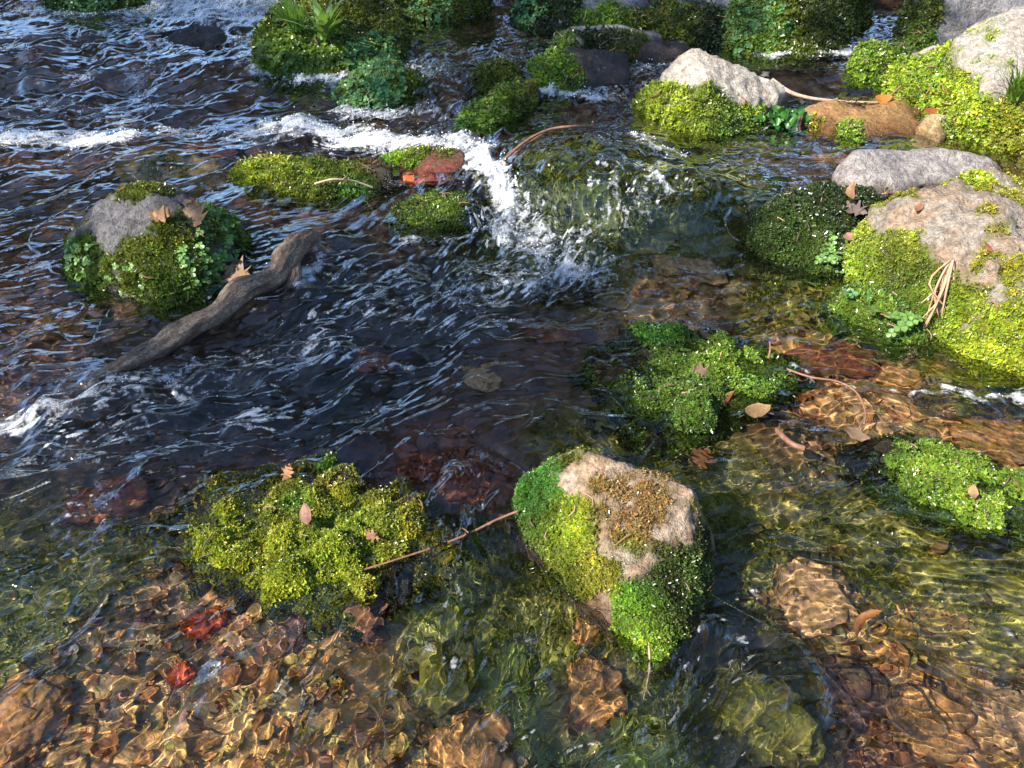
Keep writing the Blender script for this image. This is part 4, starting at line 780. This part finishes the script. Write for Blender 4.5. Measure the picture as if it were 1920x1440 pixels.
# ------------------------------------------------------------------ single stones under the water
STN = [(1120, 1288, 58, 42, 'orange', 'square orange stone under clear water below the ridged rock'), (1532, 1108, 70, 52, 'tan', 'brown tan stone under the water beside the ridged rock'), (880, 1402, 70, 42, 'orange', 'ribbed orange stone under water at the picture foot, beside the weed'),
       (36, 1350, 72, 52, 'orange', 'blocky orange stone in the shallow corner of the leaf bed'), (1555, 672, 100, 34, 'red', 'wide red-brown stone drowned beside the moss island'), (1690, 702, 44, 22, 'orange', 'small orange stone drowned under the riffle by the big boulder'), (1880, 835, 80, 50, 'orange', 'bright orange slab drowned beside the wedge of moss'),
       (1740, 1345, 72, 40, 'orange', 'long orange-brown stone under water in the weedy corner'), (690, 652, 55, 22, 'red', 'brick red stone drowned in the blue rippled water'), (1030, 615, 60, 20, 'red', 'flat red-brown stone drowned in the dark mid pool'), (905, 682, 40, 22, 'tan', 'pale tan stone drowned beside the small white splash'), (1290, 505, 75, 26, 'tan', 'tan stone drowned in the dark pool below the mossy dome'),
       (110, 595, 90, 36, 'brown', 'broad brown stone drowned upstream of the driftwood foot'), (60, 440, 80, 30, 'brown', 'dull brown stone drowned near the round clovered rock'), (985, 88, 50, 16, 'brown', 'brown stone drowned above the upper ledge'), (1565, 293, 34, 14, 'orange', 'orange stone drowned in the channel behind the rusty slab'), (200, 925, 75, 34, 'red', 'red-brown stone drowned below the blue ripples'),
       (383, 1160, 42, 24, 'scarlet', 'scarlet stone among the drowned leaves'), (335, 1262, 26, 16, 'scarlet', 'glossy red pebble beside the white pebble'), (396, 1252, 28, 20, 'white', 'white pebble shining among the drowned leaves'), (450, 1260, 32, 12, 'flame', 'flame orange pebble beside the white pebble'), (540, 1190, 28, 24, 'pink', 'pinkish pebble on the leafy bed near the drowned oak leaf'),
       (830, 1260, 60, 50, 'olive', 'round olive stone under a sparkling bulge of water'), (965, 1250, 45, 40, 'green', 'small yellow-green algae-coated stone under water'), (1450, 1350, 80, 50, 'olive', 'olive algae-coated stone under blue rippled water'), (1600, 1290, 60, 46, 'brown', 'dull brown stone drowned under the fast blue water'), (1900, 1350, 50, 40, 'tan', 'tan stone cut by the side of the weedy corner'), (420, 1050, 40, 32, 'orange', 'orange-brown stone under the edge of the moss mat'),
       (1850, 640, 80, 30, 'olive', 'olive stone drowned at the foot of the big boulder'), (800, 345, 60, 16, 'scarlet', 'brick red stone awash beside the white chute'), (1245, 250, 45, 14, 'red', 'red-brown stone drowned before the pyramid rock'), (1060, 545, 60, 24, 'dark', 'dark stone drowned under the foaming pool'), (150, 330, 80, 20, 'brown', 'brown stone drowned in the upper rapids'), (400, 285, 60, 10, 'red', 'reddish flat stone drowned in the white riffle'), (1100, 1180, 30, 24, 'orange', 'small orange stone under the mossy skirt of the ridged rock')]
SC = dict(BC, scarlet=(.50, .085, .03), flame=(.55, .2, .04), white=(.72, .68, .62), pink=(.45, .24, .17), grey=(.22, .2, .19))
IV3, IF3 = ico(4)
for i, (u, v, ru, rv, kc, lab) in enumerate(STN):
    p = at(u, v, -.03); d = pdist(p); rx = ru * .85 * d / FPX; ry = max(rv * d / FPX * 1.25, rx * .45); rz = min(rx, ry) * .42
    D = IV3; q = np.sign(D) * np.abs(D) ** .7; V = q * np.array((rx, ry, rz)); V = V + nrm(V) * (min(rx, ry) * (.5 * fbm3(D * 1.6 + i * 9, 4, i) + .16 * fbm3(D * 6 + i, 3, i)))[:, None]
    yaw = random.uniform(-.4, .4); V = np.stack([V[:, 0] * math.cos(yaw) - V[:, 1] * math.sin(yaw), V[:, 0] * math.sin(yaw) + V[:, 1] * math.cos(yaw), V[:, 2]], -1)
    z = min(float(bedz(p[0], p[1])) + rz * .45, float(Wb(p[0], p[1])) - rz - .018) if kc != 'scarlet' or v > 400 else float(Wb(p[0], p[1])) - rz - .002
    c = np.array(SC[kc]) * (1 + .4 * fbm3(D * 3 + i, 3, i))[:, None]; sl = sst(-.15, .5, fbm3(D * 4 + 3 * i, 4, i + 40))[:, None] * .75 if kc not in ('scarlet', 'flame', 'white') else 0; c = c * (1 - sl) + np.array((.16, .12, .045)) * sl
    o = put('drowned_stone', mesh('drowned_stone', V, IF3, M_SILT, True, dict(col=np.clip(c, .01, .8)))); o.location = (p[0], p[1], z)
    tag(o, lab, 'stone', 'stones lying under the water')

# ------------------------------------------------------------------ driftwood, twigs
def wood(name, label, cat, polys, nseg, noise, mat, wetline=True, branches=()):
    parts = []; gr = []
    for pts, rad in polys:
        V, F = tube(pts, rad, nseg, noise, 5, 12); parts.append((V, F))
        L = np.linspace(0, 1, (len(V) - 2) // nseg); 
        t = np.repeat(L, nseg); a = np.tile(np.linspace(0, 6.283, nseg, endpoint=False), len(L)); ln = np.linalg.norm(np.asarray(pts[0]) - np.asarray(pts[-1]))
        g = np.stack([np.cos(a) * .9, np.sin(a) * .9, t * ln * 10], -1); g = np.concatenate([g, g[:1], g[-1:]]); gr.append(g)
    V, F = join(parts); ctr = V.mean(0); me_attrs = dict(col=np.zeros_like(V))
    wet = 1 - sst(.004, .03, V[:, 2] - Wb(V[:, 0], V[:, 1]) + .008 * pn3(V * 40, 3))
    me = pymesh(name, V - ctr, F, mat, True, dict(wet=wet))
    at_ = me.attributes.new('grain', 'FLOAT_VECTOR', 'POINT'); at_.data.foreach_set('vector', np.concatenate(gr).astype(np.float32).ravel())
    o = put(name, me); o.location = [float(t) for t in ctr]; return tag(o, label, cat)
lp = [at(606, 448, -.02), at(572, 450, .045), at(540, 478, .06), at(515, 520, .045), at(455, 545, .05), at(405, 590, .034), at(350, 618, .028), at(290, 655, .020), at(225, 692, .010), at(135, 740, -.010)]
wood('driftwood_log', 'weathered brown driftwood branch slanting into the water beside the round clovered rock', 'driftwood',
     [(lp, [.014, .030, .036, .026, .031, .026, .029, .025, .025, .02]), ([at(532, 492, .06), at(548, 500, .04), at(548, 530, .02), at(540, 545, -.03)], [.02, .024, .02, .014])], 30, .34, M_WOOD)
def twig(label, pts, r0, r1, mat=None, cat='twig', name='twig', side=()):
    parts = [tube(pts, np.linspace(r0, r1, len(pts)), 8, .12, 3, 6)]
    for sp in side: parts.append(tube(sp, np.linspace(r0 * .6, r1 * .5, len(sp)), 6, .1, 4, 4))
    V, F = join(parts); ctr = V.mean(0); o = put(name, pymesh(name, V - ctr, F, mat or M_TWIG, True)); o.location = [float(t) for t in ctr]; return tag(o, label, cat)
A_ = lambda *q: [at(*t) for t in q]
twig('arched brown twig bent over the domed water below the upper ledge', A_((945, 300, .012), (985, 265, .03), (1030, 243, .035), (1080, 237, .03), (1122, 240, .012)), .005, .005, None, 'twig', 'twig', [A_((1108, 238, .02), (1112, 228, .05)), A_((1030, 243, .03), (1000, 262, .02), (960, 292, .01))])
twig('pale forked stick lying from the pyramid rock across to the rusty slab', A_((1448, 150, .06), (1480, 172, .05), (1520, 184, .035), (1580, 190, .03), (1640, 192, .03), (1690, 190, .025)), .009, .003, M_PALE, 'stick', 'stick', [A_((1560, 189, .03), (1571, 184, .09))])
twig('dark forked twig against the mossy foot of the cream boulder', A_((1645, 192, .02), (1670, 178, .05), (1690, 160, .09)), .006, .004, None, 'twig', 'twig', [A_((1675, 182, .05), (1700, 184, .05), (1705, 184, .03))])
twig('grey stick laid across the small olive moss hump', A_((905, 142, .05), (930, 140, .055), (955, 141, .05), (985, 155, .02)), .007, .006, M_PALE, 'stick', 'stick')
twig('thin wiry stem arching from the yellow-green rock to the white water', A_((880, 222, .05), (855, 228, .05), (835, 245, .03), (825, 256, .0)), .003, .002, M_BARK, 'stem', 'stem')
twig('long thin brown twig trailing from the ridged rock over the moss mat', A_((972, 958, .03), (930, 975, .02), (880, 1000, .012), (820, 1024, .012), (740, 1050, .015), (650, 1078, .012)), .0028, .0018, None, 'twig', 'twig', [A_((880, 1000, .015), (866, 990, .02), (858, 1000, .025)), A_((930, 975, .02), (915, 985, .02))])
twig('curved dark root looping through the riffle beside the moss island', A_((1470, 690, -.005), (1520, 707, .008), (1570, 715, .010), (1605, 735, .012), (1622, 770, .012), (1620, 795, .006)), .0028, .0022, None, 'root', 'root', [A_((1622, 780, .01), (1612, 800, .004), (1606, 812, -.01))])
twig('stubby reddish stick end poking out of the leaf jam', A_((1455, 805, .0), (1470, 820, .014), (1488, 834, .018), (1508, 841, .016)), .0055, .007, None, 'stick', 'stick')
twig('pale thread-like root hanging below the lime moss of the ridged rock', A_((1216, 1195, .03), (1218, 1240, .012), (1215, 1280, .004), (1212, 1298, -.004)), .0018, .0014, M_PALE, 'root', 'root', [A_((1212, 1295, -.003), (1200, 1303, -.004)), A_((1212, 1295, -.003), (1206, 1312, -.006)), A_((1213, 1292, -.003), (1220, 1306, -.006))])
twig('upright red stem at the corner of the moss island', A_((1441, 672, .02), (1444, 655, .035), (1443, 640, .05)), .0028, .0015, None, 'stem', 'stem')
twig('pale twig on the moss mat in the low yellow cushion', A_((590, 345, .05), (625, 336, .06), (665, 340, .05), (700, 352, .03)), .004, .003, M_PALE, 'twig', 'twig', [A_((640, 338, .05), (650, 330, .08))])
twig('thin twig lying in the small cushion below the big boulder', A_((1650, 588, .03), (1680, 600, .035), (1715, 608, .03)), .0028, .002, None)

# ------------------------------------------------------------------ dead leaves that can be told apart
BRN = (.34, .17, .08); TANL = (.50, .33, .20)
dead_leaf(PICK[368, 412] + np.array((0, -.01, .01)), (-.1, -.6, .8), 1.9, .10, 'oak', TANL, 'pale tan curled oak leaf on top of the clovered rock', .7, None, 3)
dead_leaf(PICK[305, 408] + np.array((0, -.01, .008)), (.1, -.5, .9), .3, .07, 'oak', (.40, .25, .15), 'small brown oak leaf lying on moss beside the pale tan one', .6, None, 4)
dead_leaf(at(420, 500, .018), (.1, -.2, 1), .5, .10, 'beech', (.30, .22, .16), 'grey-brown leaf in the crook above the driftwood', .4, None, 5)
dead_leaf(at(445, 515, .025), (-.2, -.3, 1), 2.6, .11, 'oak', (.34, .25, .18), 'wide dull leaf lodged against the driftwood', .5, None, 6)
dead_leaf(PICK[538, 887], (-.1, -.5, 1), 1.3, .04, 'oak', (.44, .23, .13), 'small copper leaf upright on the moss mat', .6, None, 7)
dead_leaf(PICK[575, 968], (0, -.5, 1), 1.8, .045, 'beech', (.36, .22, .18), 'mauve brown leaf stuck in the middle of the moss mat', .6, None, 8)
dead_leaf(at(688, 1160, -.016), (0, -.2, 1), 1.75, .105, 'oak', (.52, .25, .11), 'large orange-brown oak leaf drowned beside the moss mat', .25, None, 9)
dead_leaf(at(292, 1208, -.02), (.1, 0, 1), 2.5, .045, 'oak', (.66, .55, .32), 'cream yellow leaf scrap among the drowned leaves', .3, None, 10)
dead_leaf(PICK[1360, 752], (.5, -.5, .7), 1.1, .055, 'slim', (.40, .18, .07), 'folded copper leaf stuck to the edge of the moss island', 1.2, None, 11)
dead_leaf(at(1420, 770, .006), (.1, -.2, 1), .4, .07, 'beech', (.34, .24, .14), 'soaked tan leaf in the jam below the moss island', .4, None, 12)
dead_leaf(at(1310, 862, -.012), (.1, -.2, 1), .8, .07, 'oak', (.30, .13, .06), 'dark red-brown leaf drowned above the ridged rock', .4, None, 13)
dead_leaf(at(1605, 815, .004), (.2, -.2, 1), 2.8, .06, 'beech', (.30, .22, .17), 'grey-brown leaf in the riffle under the looping root', .5, None, 14)
dead_leaf(at(1615, 1165, .012), (.3, -.7, .5), 1.2, .07, 'slim', (.30, .14, .06), 'brown folded leaf standing out of the weedy shallows', 1.3, None, 15)
dead_leaf(at(1760, 1030, -.02), (.1, 0, 1), .5, .05, 'beech', (.36, .24, .09), 'olive brown leaf drowned in the sunny weed', .3, None, 16)
dead_leaf(PICK[1590, 375] + np.array((0, 0, .02)), (.2, -.5, .8), 1.4, .07, 'slim', (.44, .28, .18), 'tan leaf standing on the dark moss cushion', .9, None, 17)
dead_leaf(PICK[1605, 400] + np.array((0, 0, .008)), (-.2, -.3, 1), 2.2, .08, 'oak', (.20, .17, .18), 'grey-mauve leaf on the dark moss cushion', .5, None, 18)
dead_leaf(PICK[1592, 452] + np.array((0, 0, .008)), (0, -.4, 1), .2, .05, 'beech', (.44, .28, .22), 'pinkish leaf beside the clover on the dark moss cushion', .5, None, 19)
dead_leaf(at(1655, 186, .05), (.1, -.5, .8), .3, .08, 'beech', (.58, .26, .06), 'orange leaf caught by the dark forked twig', .6, None, 20)
dead_leaf(PICK[1318, 700], (0, -.3, 1), 2.9, .06, 'oak', (.22, .16, .13), 'dull brown leaf sunk in the moss island', .4, None, 21)
dead_leaf(at(1745, 208, .05), (0, -.4, 1), .1, .07, 'slim', (.40, .10, .06), 'dark red leaf floating above the pale pebble', .5, None, 22)
dead_leaf(PICK[1720, 395] + np.array((0, 0, .004)), (-.2, -.4, .9), .8, .035, 'beech', (.30, .16, .09), 'little brown leaf near the bare top of the big mossy boulder', .5, None, 23)
dead_leaf(PICK[1850, 470] + np.array((0, 0, .004)), (0, -.6, .7), 2.0, .03, 'slim', (.32, .12, .07), 'small dark red leaf on the face of the big mossy boulder', .5, None, 24)
dead_leaf(PICK[1820, 930] + np.array((0, 0, .006)), (0, -.2, 1), 1.2, .035, 'beech', (.50, .36, .22), 'straw coloured leaf on the wedge-shaped moss island', .4, None, 25)
dead_leaf(PICK[700, 1010] + np.array((0, 0, .004)), (.1, -.3, 1), 2.7, .035, 'oak', (.38, .22, .15), 'small reddish leaf where the long twig crosses the moss mat', .5, None, 26)
# dead conifer spray hanging on the big boulder
sp = []
b0 = PICK[1783, 490]; b1 = PICK[1770, 545]; b2 = PICK[1752, 592]; off = np.array((-.003, -.008, .004))
for i in range(16):
    o1 = rng.normal(size=3) * .006; sp.append(tube([b0 + off + o1 * .3, b1 + off + o1 * 1.5 + np.array((rng.normal() * .012, 0, 0)), b2 + off + o1 * 2 + np.array((rng.normal() * .034, -.012, rng.normal() * .02))], [.0024, .003, .0012], 5, .1, i, 4))
V, F = join(sp); ctr = V.mean(0); o = put('conifer_spray', pymesh('conifer_spray', V - ctr, F, twig_mat('dry conifer', (.34, .18, .10), (.52, .33, .22)))); o.location = [float(t) for t in ctr]
tag(o, 'dried brown conifer spray hanging down the big mossy boulder', 'conifer spray')

# ------------------------------------------------------------------ plants with blades and leaves of their own
def blade_plant(name, label, cat, base, n, L, w, col, spread=.7, lean=(0, 0, 0), droop=.5, seed=0, spoon=False):
    r = np.random.default_rng(seed); Vs = []; Cs = []; m = 6
    for i in range(n):
        a = r.uniform(0, 6.28); out = np.array((math.cos(a), math.sin(a), 0)) * spread * r.uniform(.2, 1) + np.array(lean); l = L * r.uniform(.6, 1.15); d = np.array((0, 0, 1.0)) + out; d /= np.linalg.norm(d)
        s = np.cross(d, (out[1] + .01, -out[0], .2)); s /= np.linalg.norm(s); b = np.array((r.normal() * .012, r.normal() * .012, 0)); row = []
        s = np.cross(d, s)
        for k in range(m):
            t = k / (m - 1); c = b + d * l * t + np.array((out[0], out[1], -.6)) * droop * l * t * t
            ww = w * ((.35 + 1.3 * t) * (1 - t ** 4) if spoon else (1 - t) ** .6 + .04); row += [c - s * ww, c + s * ww]
        Vs.append(row); Cs.append(np.tile(np.array(col) * r.uniform(.65, 1.4), (m * 2, 1)))
    V = np.array(Vs).reshape(-1, 3); F = np.concatenate([np.arange(n)[:, None] * 2 * m + np.array((2 * k, 2 * k + 1, 2 * k + 3, 2 * k + 2)) for k in range(m - 1)])
    o = put(name, mesh(name, V, F, M_LEAF, True, dict(col=np.clip(np.concatenate(Cs), .01, .7)))); o.location = [float(t) for t in base]; return tag(o, label, cat)
blade_plant('rosette_plant', 'rosette of pale spoon-shaped leaves growing on the tall mossy rock', 'plant', PICK[610, 75], 30, .22, .012, (.18, .30, .08), .8, (.1, -.3, 0), .4, 3, True)
blade_plant('grass_tuft', 'fine bright grass tuft on the upstream shoulder of the tall mossy rock', 'grass tuft', PICK[555, 60], 80, .18, .005, (.16, .30, .05), .55, (-.2, -.1, 0), .3, 4)
blade_plant('grass_tuft', 'green grass tuft growing beside the cream boulder', 'grass tuft', PICK[1900, 190], 60, .24, .0045, (.20, .36, .05), .45, (-.15, -.3, 0), .5, 5)
def sheet_plant(name, label, base, n, L, col, seed):
    r = np.random.default_rng(seed); Vs = []; Fs = []; n0 = 0; Cs = []
    for i in range(n):
        V, F = leaf_mesh('beech', L * r.uniform(.6, 1.2), 1.1, seed + i); V = orient(V * np.array((1.7, 1, 1.5)), (r.normal() * .6, -.8 + r.normal() * .4, .7), r.uniform(0, 6.28)) + r.normal(size=3) * np.array((.04, .025, .012)); Vs.append(V); Fs += [tuple(int(a) + n0 for a in f) for f in F]; n0 += len(V); Cs.append(np.tile(np.array(col) * r.uniform(.5, 1.5), (len(V), 1)))
    o = put(name, pymesh(name, np.concatenate(Vs), Fs, M_LEAF, True, dict(col=np.concatenate(Cs)))); o.location = [float(t) for t in base]; return tag(o, label, 'water plant')
sheet_plant('liverwort', 'glossy emerald green leafy clump at the foot of the pyramid rock', at(1465, 220, .028), 34, .042, (.05, .17, .025), 30)
def clover_plant(label, p, n, rad, L, seed, col='clover'):
    r = np.random.default_rng(seed); q = np.array([r.normal(size=3) * np.array((rad, rad * .8, .006)) for _ in range(n)]) + p; nn = np.tile((0, -.2, 1.0), (n, 1))
    v, f4, f3, c = round_leaves(q, nn, np.full(n, L), np.tile(KIND[col], (n, 1)), seed, 3, 1.2)
    o = put('clover_plant', two_mesh('clover_plant', v - p, f4, f3, M_LEAF, c)); o.location = [float(t) for t in p]; return tag(o, label, 'plant')
clover_plant('pale green round-leaved plant on the small cushion below the big boulder', PICK[1690, 615] + np.array((0, 0, .006)), 16, .028, .016, 2, 'clover')
clover_plant('tiny pair of round leaves growing at the upstream edge of the small cushion', PICK[1597, 560] + np.array((0, 0, .01)), 5, .012, .014, 3, 'blue')
clover_plant('clover sprig at the corner of the dark moss cushion', PICK[1560, 495] + np.array((0, 0, .008)), 10, .02, .014, 5, 'clover')
print('plants', round(time.time() - T00, 1))

# ------------------------------------------------------------------ sun, and unseen trees set to shade and be mirrored in the stream
SUN = np.array((-.64, -.40, .66)); SUN /= np.linalg.norm(SUN)
def leaf_quads(P, L, cols, seed):
    r = np.random.default_rng(seed); n = len(P); d = nrm(r.normal(size=(n, 3))); s = nrm(np.cross(d, r.normal(size=(n, 3)))); L = L * r.uniform(.6, 1.3, n)[:, None]
    V = np.stack([P - d * L * .5, P + s * L * .32, P + d * L * .5, P - s * L * .32], 1); return V.reshape(-1, 3), np.arange(4 * n).reshape(-1, 4), np.repeat(cols * r.uniform(.6, 1.5, (n, 1)), 4, 0)
# unseen tree on the bank: leaf clumps placed up-sun to shade chosen reaches
SH = [  # (pixel u, v, radius m, leaves)
]
def shade_line(pts, rad, step=.28):
    P = [at(u, v) for u, v in pts]
    for a, b in zip(P[:-1], P[1:]):
        n = max(1, int(np.linalg.norm(b - a) / step))
        for k in range(n): SH.append((a + (b - a) * k / n, rad))
    SH.append((P[-1], rad))
for y_, x0_, x1_ in ((10, -60, 440), (10, 900, 1650), (60, -60, 420), (60, 860, 1600), (110, 60, 440), (110, 860, 1180), (165, 0, 480), (165, 900, 1140), (205, 0, 620), (205, 900, 1100)): shade_line([(x0_, y_), (x1_, y_)], .26, .40)
for y_, x0_, x1_ in ((330, -40, 380), (390, 0, 200), (440, 620, 880), (500, 0, 120), (520, 650, 1200), (600, 0, 260), (600, 560, 1250), (680, 160, 1080), (750, 400, 1000)): shade_line([(x0_, y_), (x1_, y_)], .15, .24)
for q in ((1420, 420), (1820, 20), (1760, 40), (1880, 5), (1740, 80), (1300, 440), (1380, 480), (900, 790)): SH.append((at(*q), .14))
Ps = []
for i, (g, r_) in enumerate(SH):
    s = (4.6 + .8 * math.sin(i * 2.1)) / SUN[2]; c = g + SUN * s + rng.normal(size=3) * .05
    n = int(210 * (r_ / .15) ** 2 * .8); q = rng.normal(size=(n, 3)); q = q / np.linalg.norm(q, axis=1, keepdims=True) * (rng.uniform(0, 1, (n, 1)) ** .45) * r_ * 1.15; Ps.append(c + q)
Pl = np.concatenate(Ps); shade_root = thing('shade_tree', (-6.6, .9, .6), 'unseen tree on the bank, leaf clumps placed to shade the stream', 'tree')
v, f, c = leaf_quads(Pl, .055, np.tile((.06, .10, .02), (len(Pl), 1)), 11); put('crown', mesh('crown', v, f, M_TREE, False, dict(col=np.clip(c, .01, .3))), shade_root)
hub = np.array((-6.6, .9, .3)); limbs = [tube([hub, hub + (0, .1, 2), hub + (.2, .3, 4.2), hub + (.5, .8, 6.0)], [.2, .16, .11, .05], 14, .15, 2, 6)]
for i in range(0, len(SH), 7):
    g, r_ = SH[i]; c = g + SUN * ((4.6 + .8 * math.sin(i * 2.1)) / SUN[2]); st = hub + np.array((.15, .2, 2.6 + (i % 5) * .55)); limbs.append(tube([st, st * .5 + c * .5 + (0, 0, .25), c], [.05, .025, .008], 7, .1, i, 4))
V, F = join(limbs); put('trunk', pymesh('trunk', V, F, M_BARK), shade_root)
# unseen wood upstream, crowns and gap shaped for reflections in the water
Ps = []; Cs = []; tk = []
r = np.random.default_rng(21)
for i in range(40):
    x = -15 + 30 * ((i * .618) % 1); y = 9.5 + 4.5 * r.uniform(); lo = (5.0 if not (-9.5 < x < -3.0) or i % 4 == 0 else 99) + 1.6 * r.uniform() + .6 * math.sin(x * 1.3); H = 13.5 + 2 * r.uniform(); base = np.array((x, y, 1.4))
    if lo > 50: continue
    tk.append(tube([base - (0, 0, 1.5), base + (.1, 0, H * .5), base + (.2 * r.normal(), 0, H)], [.14, .10, .03], 8, .1, i, 3))
    for k in range(38):
        hh = lo + (H - lo) * r.uniform(); w_ = 1.25 - .8 * (hh - lo) / (H - lo); c = base + np.array((r.normal() * w_, r.normal() * .8, hh)); n = 85; q = r.normal(size=(n, 3)) * np.array((.5, .5, .36)); Ps.append(c + q); Cs.append(np.tile(np.array((.035, .05, .016)) * r.uniform(.6, 1.5) * np.array((r.uniform(.8, 1.6), 1, .8)), (n, 1)))
for i in range(150):  # undergrowth added to keep low sky out of the reflections
    c = np.array((-2 + 17 * r.uniform(), 8.3 + 2.5 * r.uniform(), 1.2 + 4.2 * r.uniform())); q = r.normal(size=(60, 3)) * .4; Ps.append(c + q); Cs.append(np.tile(np.array((.05, .05, .02)) * r.uniform(.6, 1.4), (60, 1)))
Pl = np.concatenate(Ps); v, f, c = leaf_quads(Pl, .3, np.concatenate(Cs), 12); V, F = join(tk)
m0 = len(v); woods = pymesh('woods', np.concatenate([v, V]), [tuple(q) for q in f.tolist()] + [tuple(int(a) + m0 for a in q) for q in F], M_TREE, False, dict(col=np.concatenate([np.clip(c, .01, .3), np.tile((.05, .04, .03), (len(V), 1))])))
tag(put('woods', woods), 'unseen wood on the far bank, shaped for its dark reflection in the stream', 'woods', None, 'stuff')

L = bpy.data.lights.new('sun', 'SUN'); L.energy = 5.0; L.angle = math.radians(.53); L.color = (1, .93, .82)
so = bpy.data.objects.new('sun', L); COL.objects.link(so); so.rotation_euler = Vector(SUN).to_track_quat('Z', 'Y').to_euler(); so.location = (-5, -2, 6)
wd = bpy.data.worlds.new('World'); sc.world = wd; wd.use_nodes = True; sk = wd.node_tree.nodes.new('ShaderNodeTexSky'); sk.sky_type = 'NISHITA'; sk.sun_disc = False; sk.ozone_density = 3.5; sk.dust_density = .3; sk.air_density = 1.0
sk.sun_elevation = math.asin(SUN[2]); sk.sun_rotation = math.atan2(SUN[0], SUN[1]); bg = wd.node_tree.nodes['Background']; bg.inputs[1].default_value = .13; wd.node_tree.links.new(sk.outputs[0], bg.inputs[0])
# sunlight bent through the water reaches the bed (shadow caustics)
WATER.cycles.is_caustics_caster = True; L.cycles.is_caustics_light = True
for o in sc.objects:
    if o.type == 'MESH' and o is not WATER and o.name.split('.')[0] not in ('woods', 'crown', 'trunk'): o.cycles.is_caustics_receiver = True
c = bpy.data.cameras.new('camera'); co = bpy.data.objects.new('camera', c); COL.objects.link(co); co.location = (0, 0, CZ); co.rotation_euler = (math.pi / 2 - PIT, 0, 0); c.sensor_width = 36; c.lens = FPX / 1920 * 36; c.clip_start = .02; c.clip_end = 500; sc.camera = co
sc.view_settings.view_transform = 'Standard'; sc.view_settings.look = 'None'; sc.view_settings.gamma = 1; sc.view_settings.exposure = 1.3
cy = sc.cycles; cy.max_bounces = 8; cy.diffuse_bounces = 2; cy.glossy_bounces = 3; cy.transmission_bounces = 6; cy.transparent_max_bounces = 6; cy.sample_clamp_indirect = 8; cy.caustics_reflective = False; cy.caustics_refractive = True; cy.use_denoising = True
print('done', round(time.time() - T00, 1))
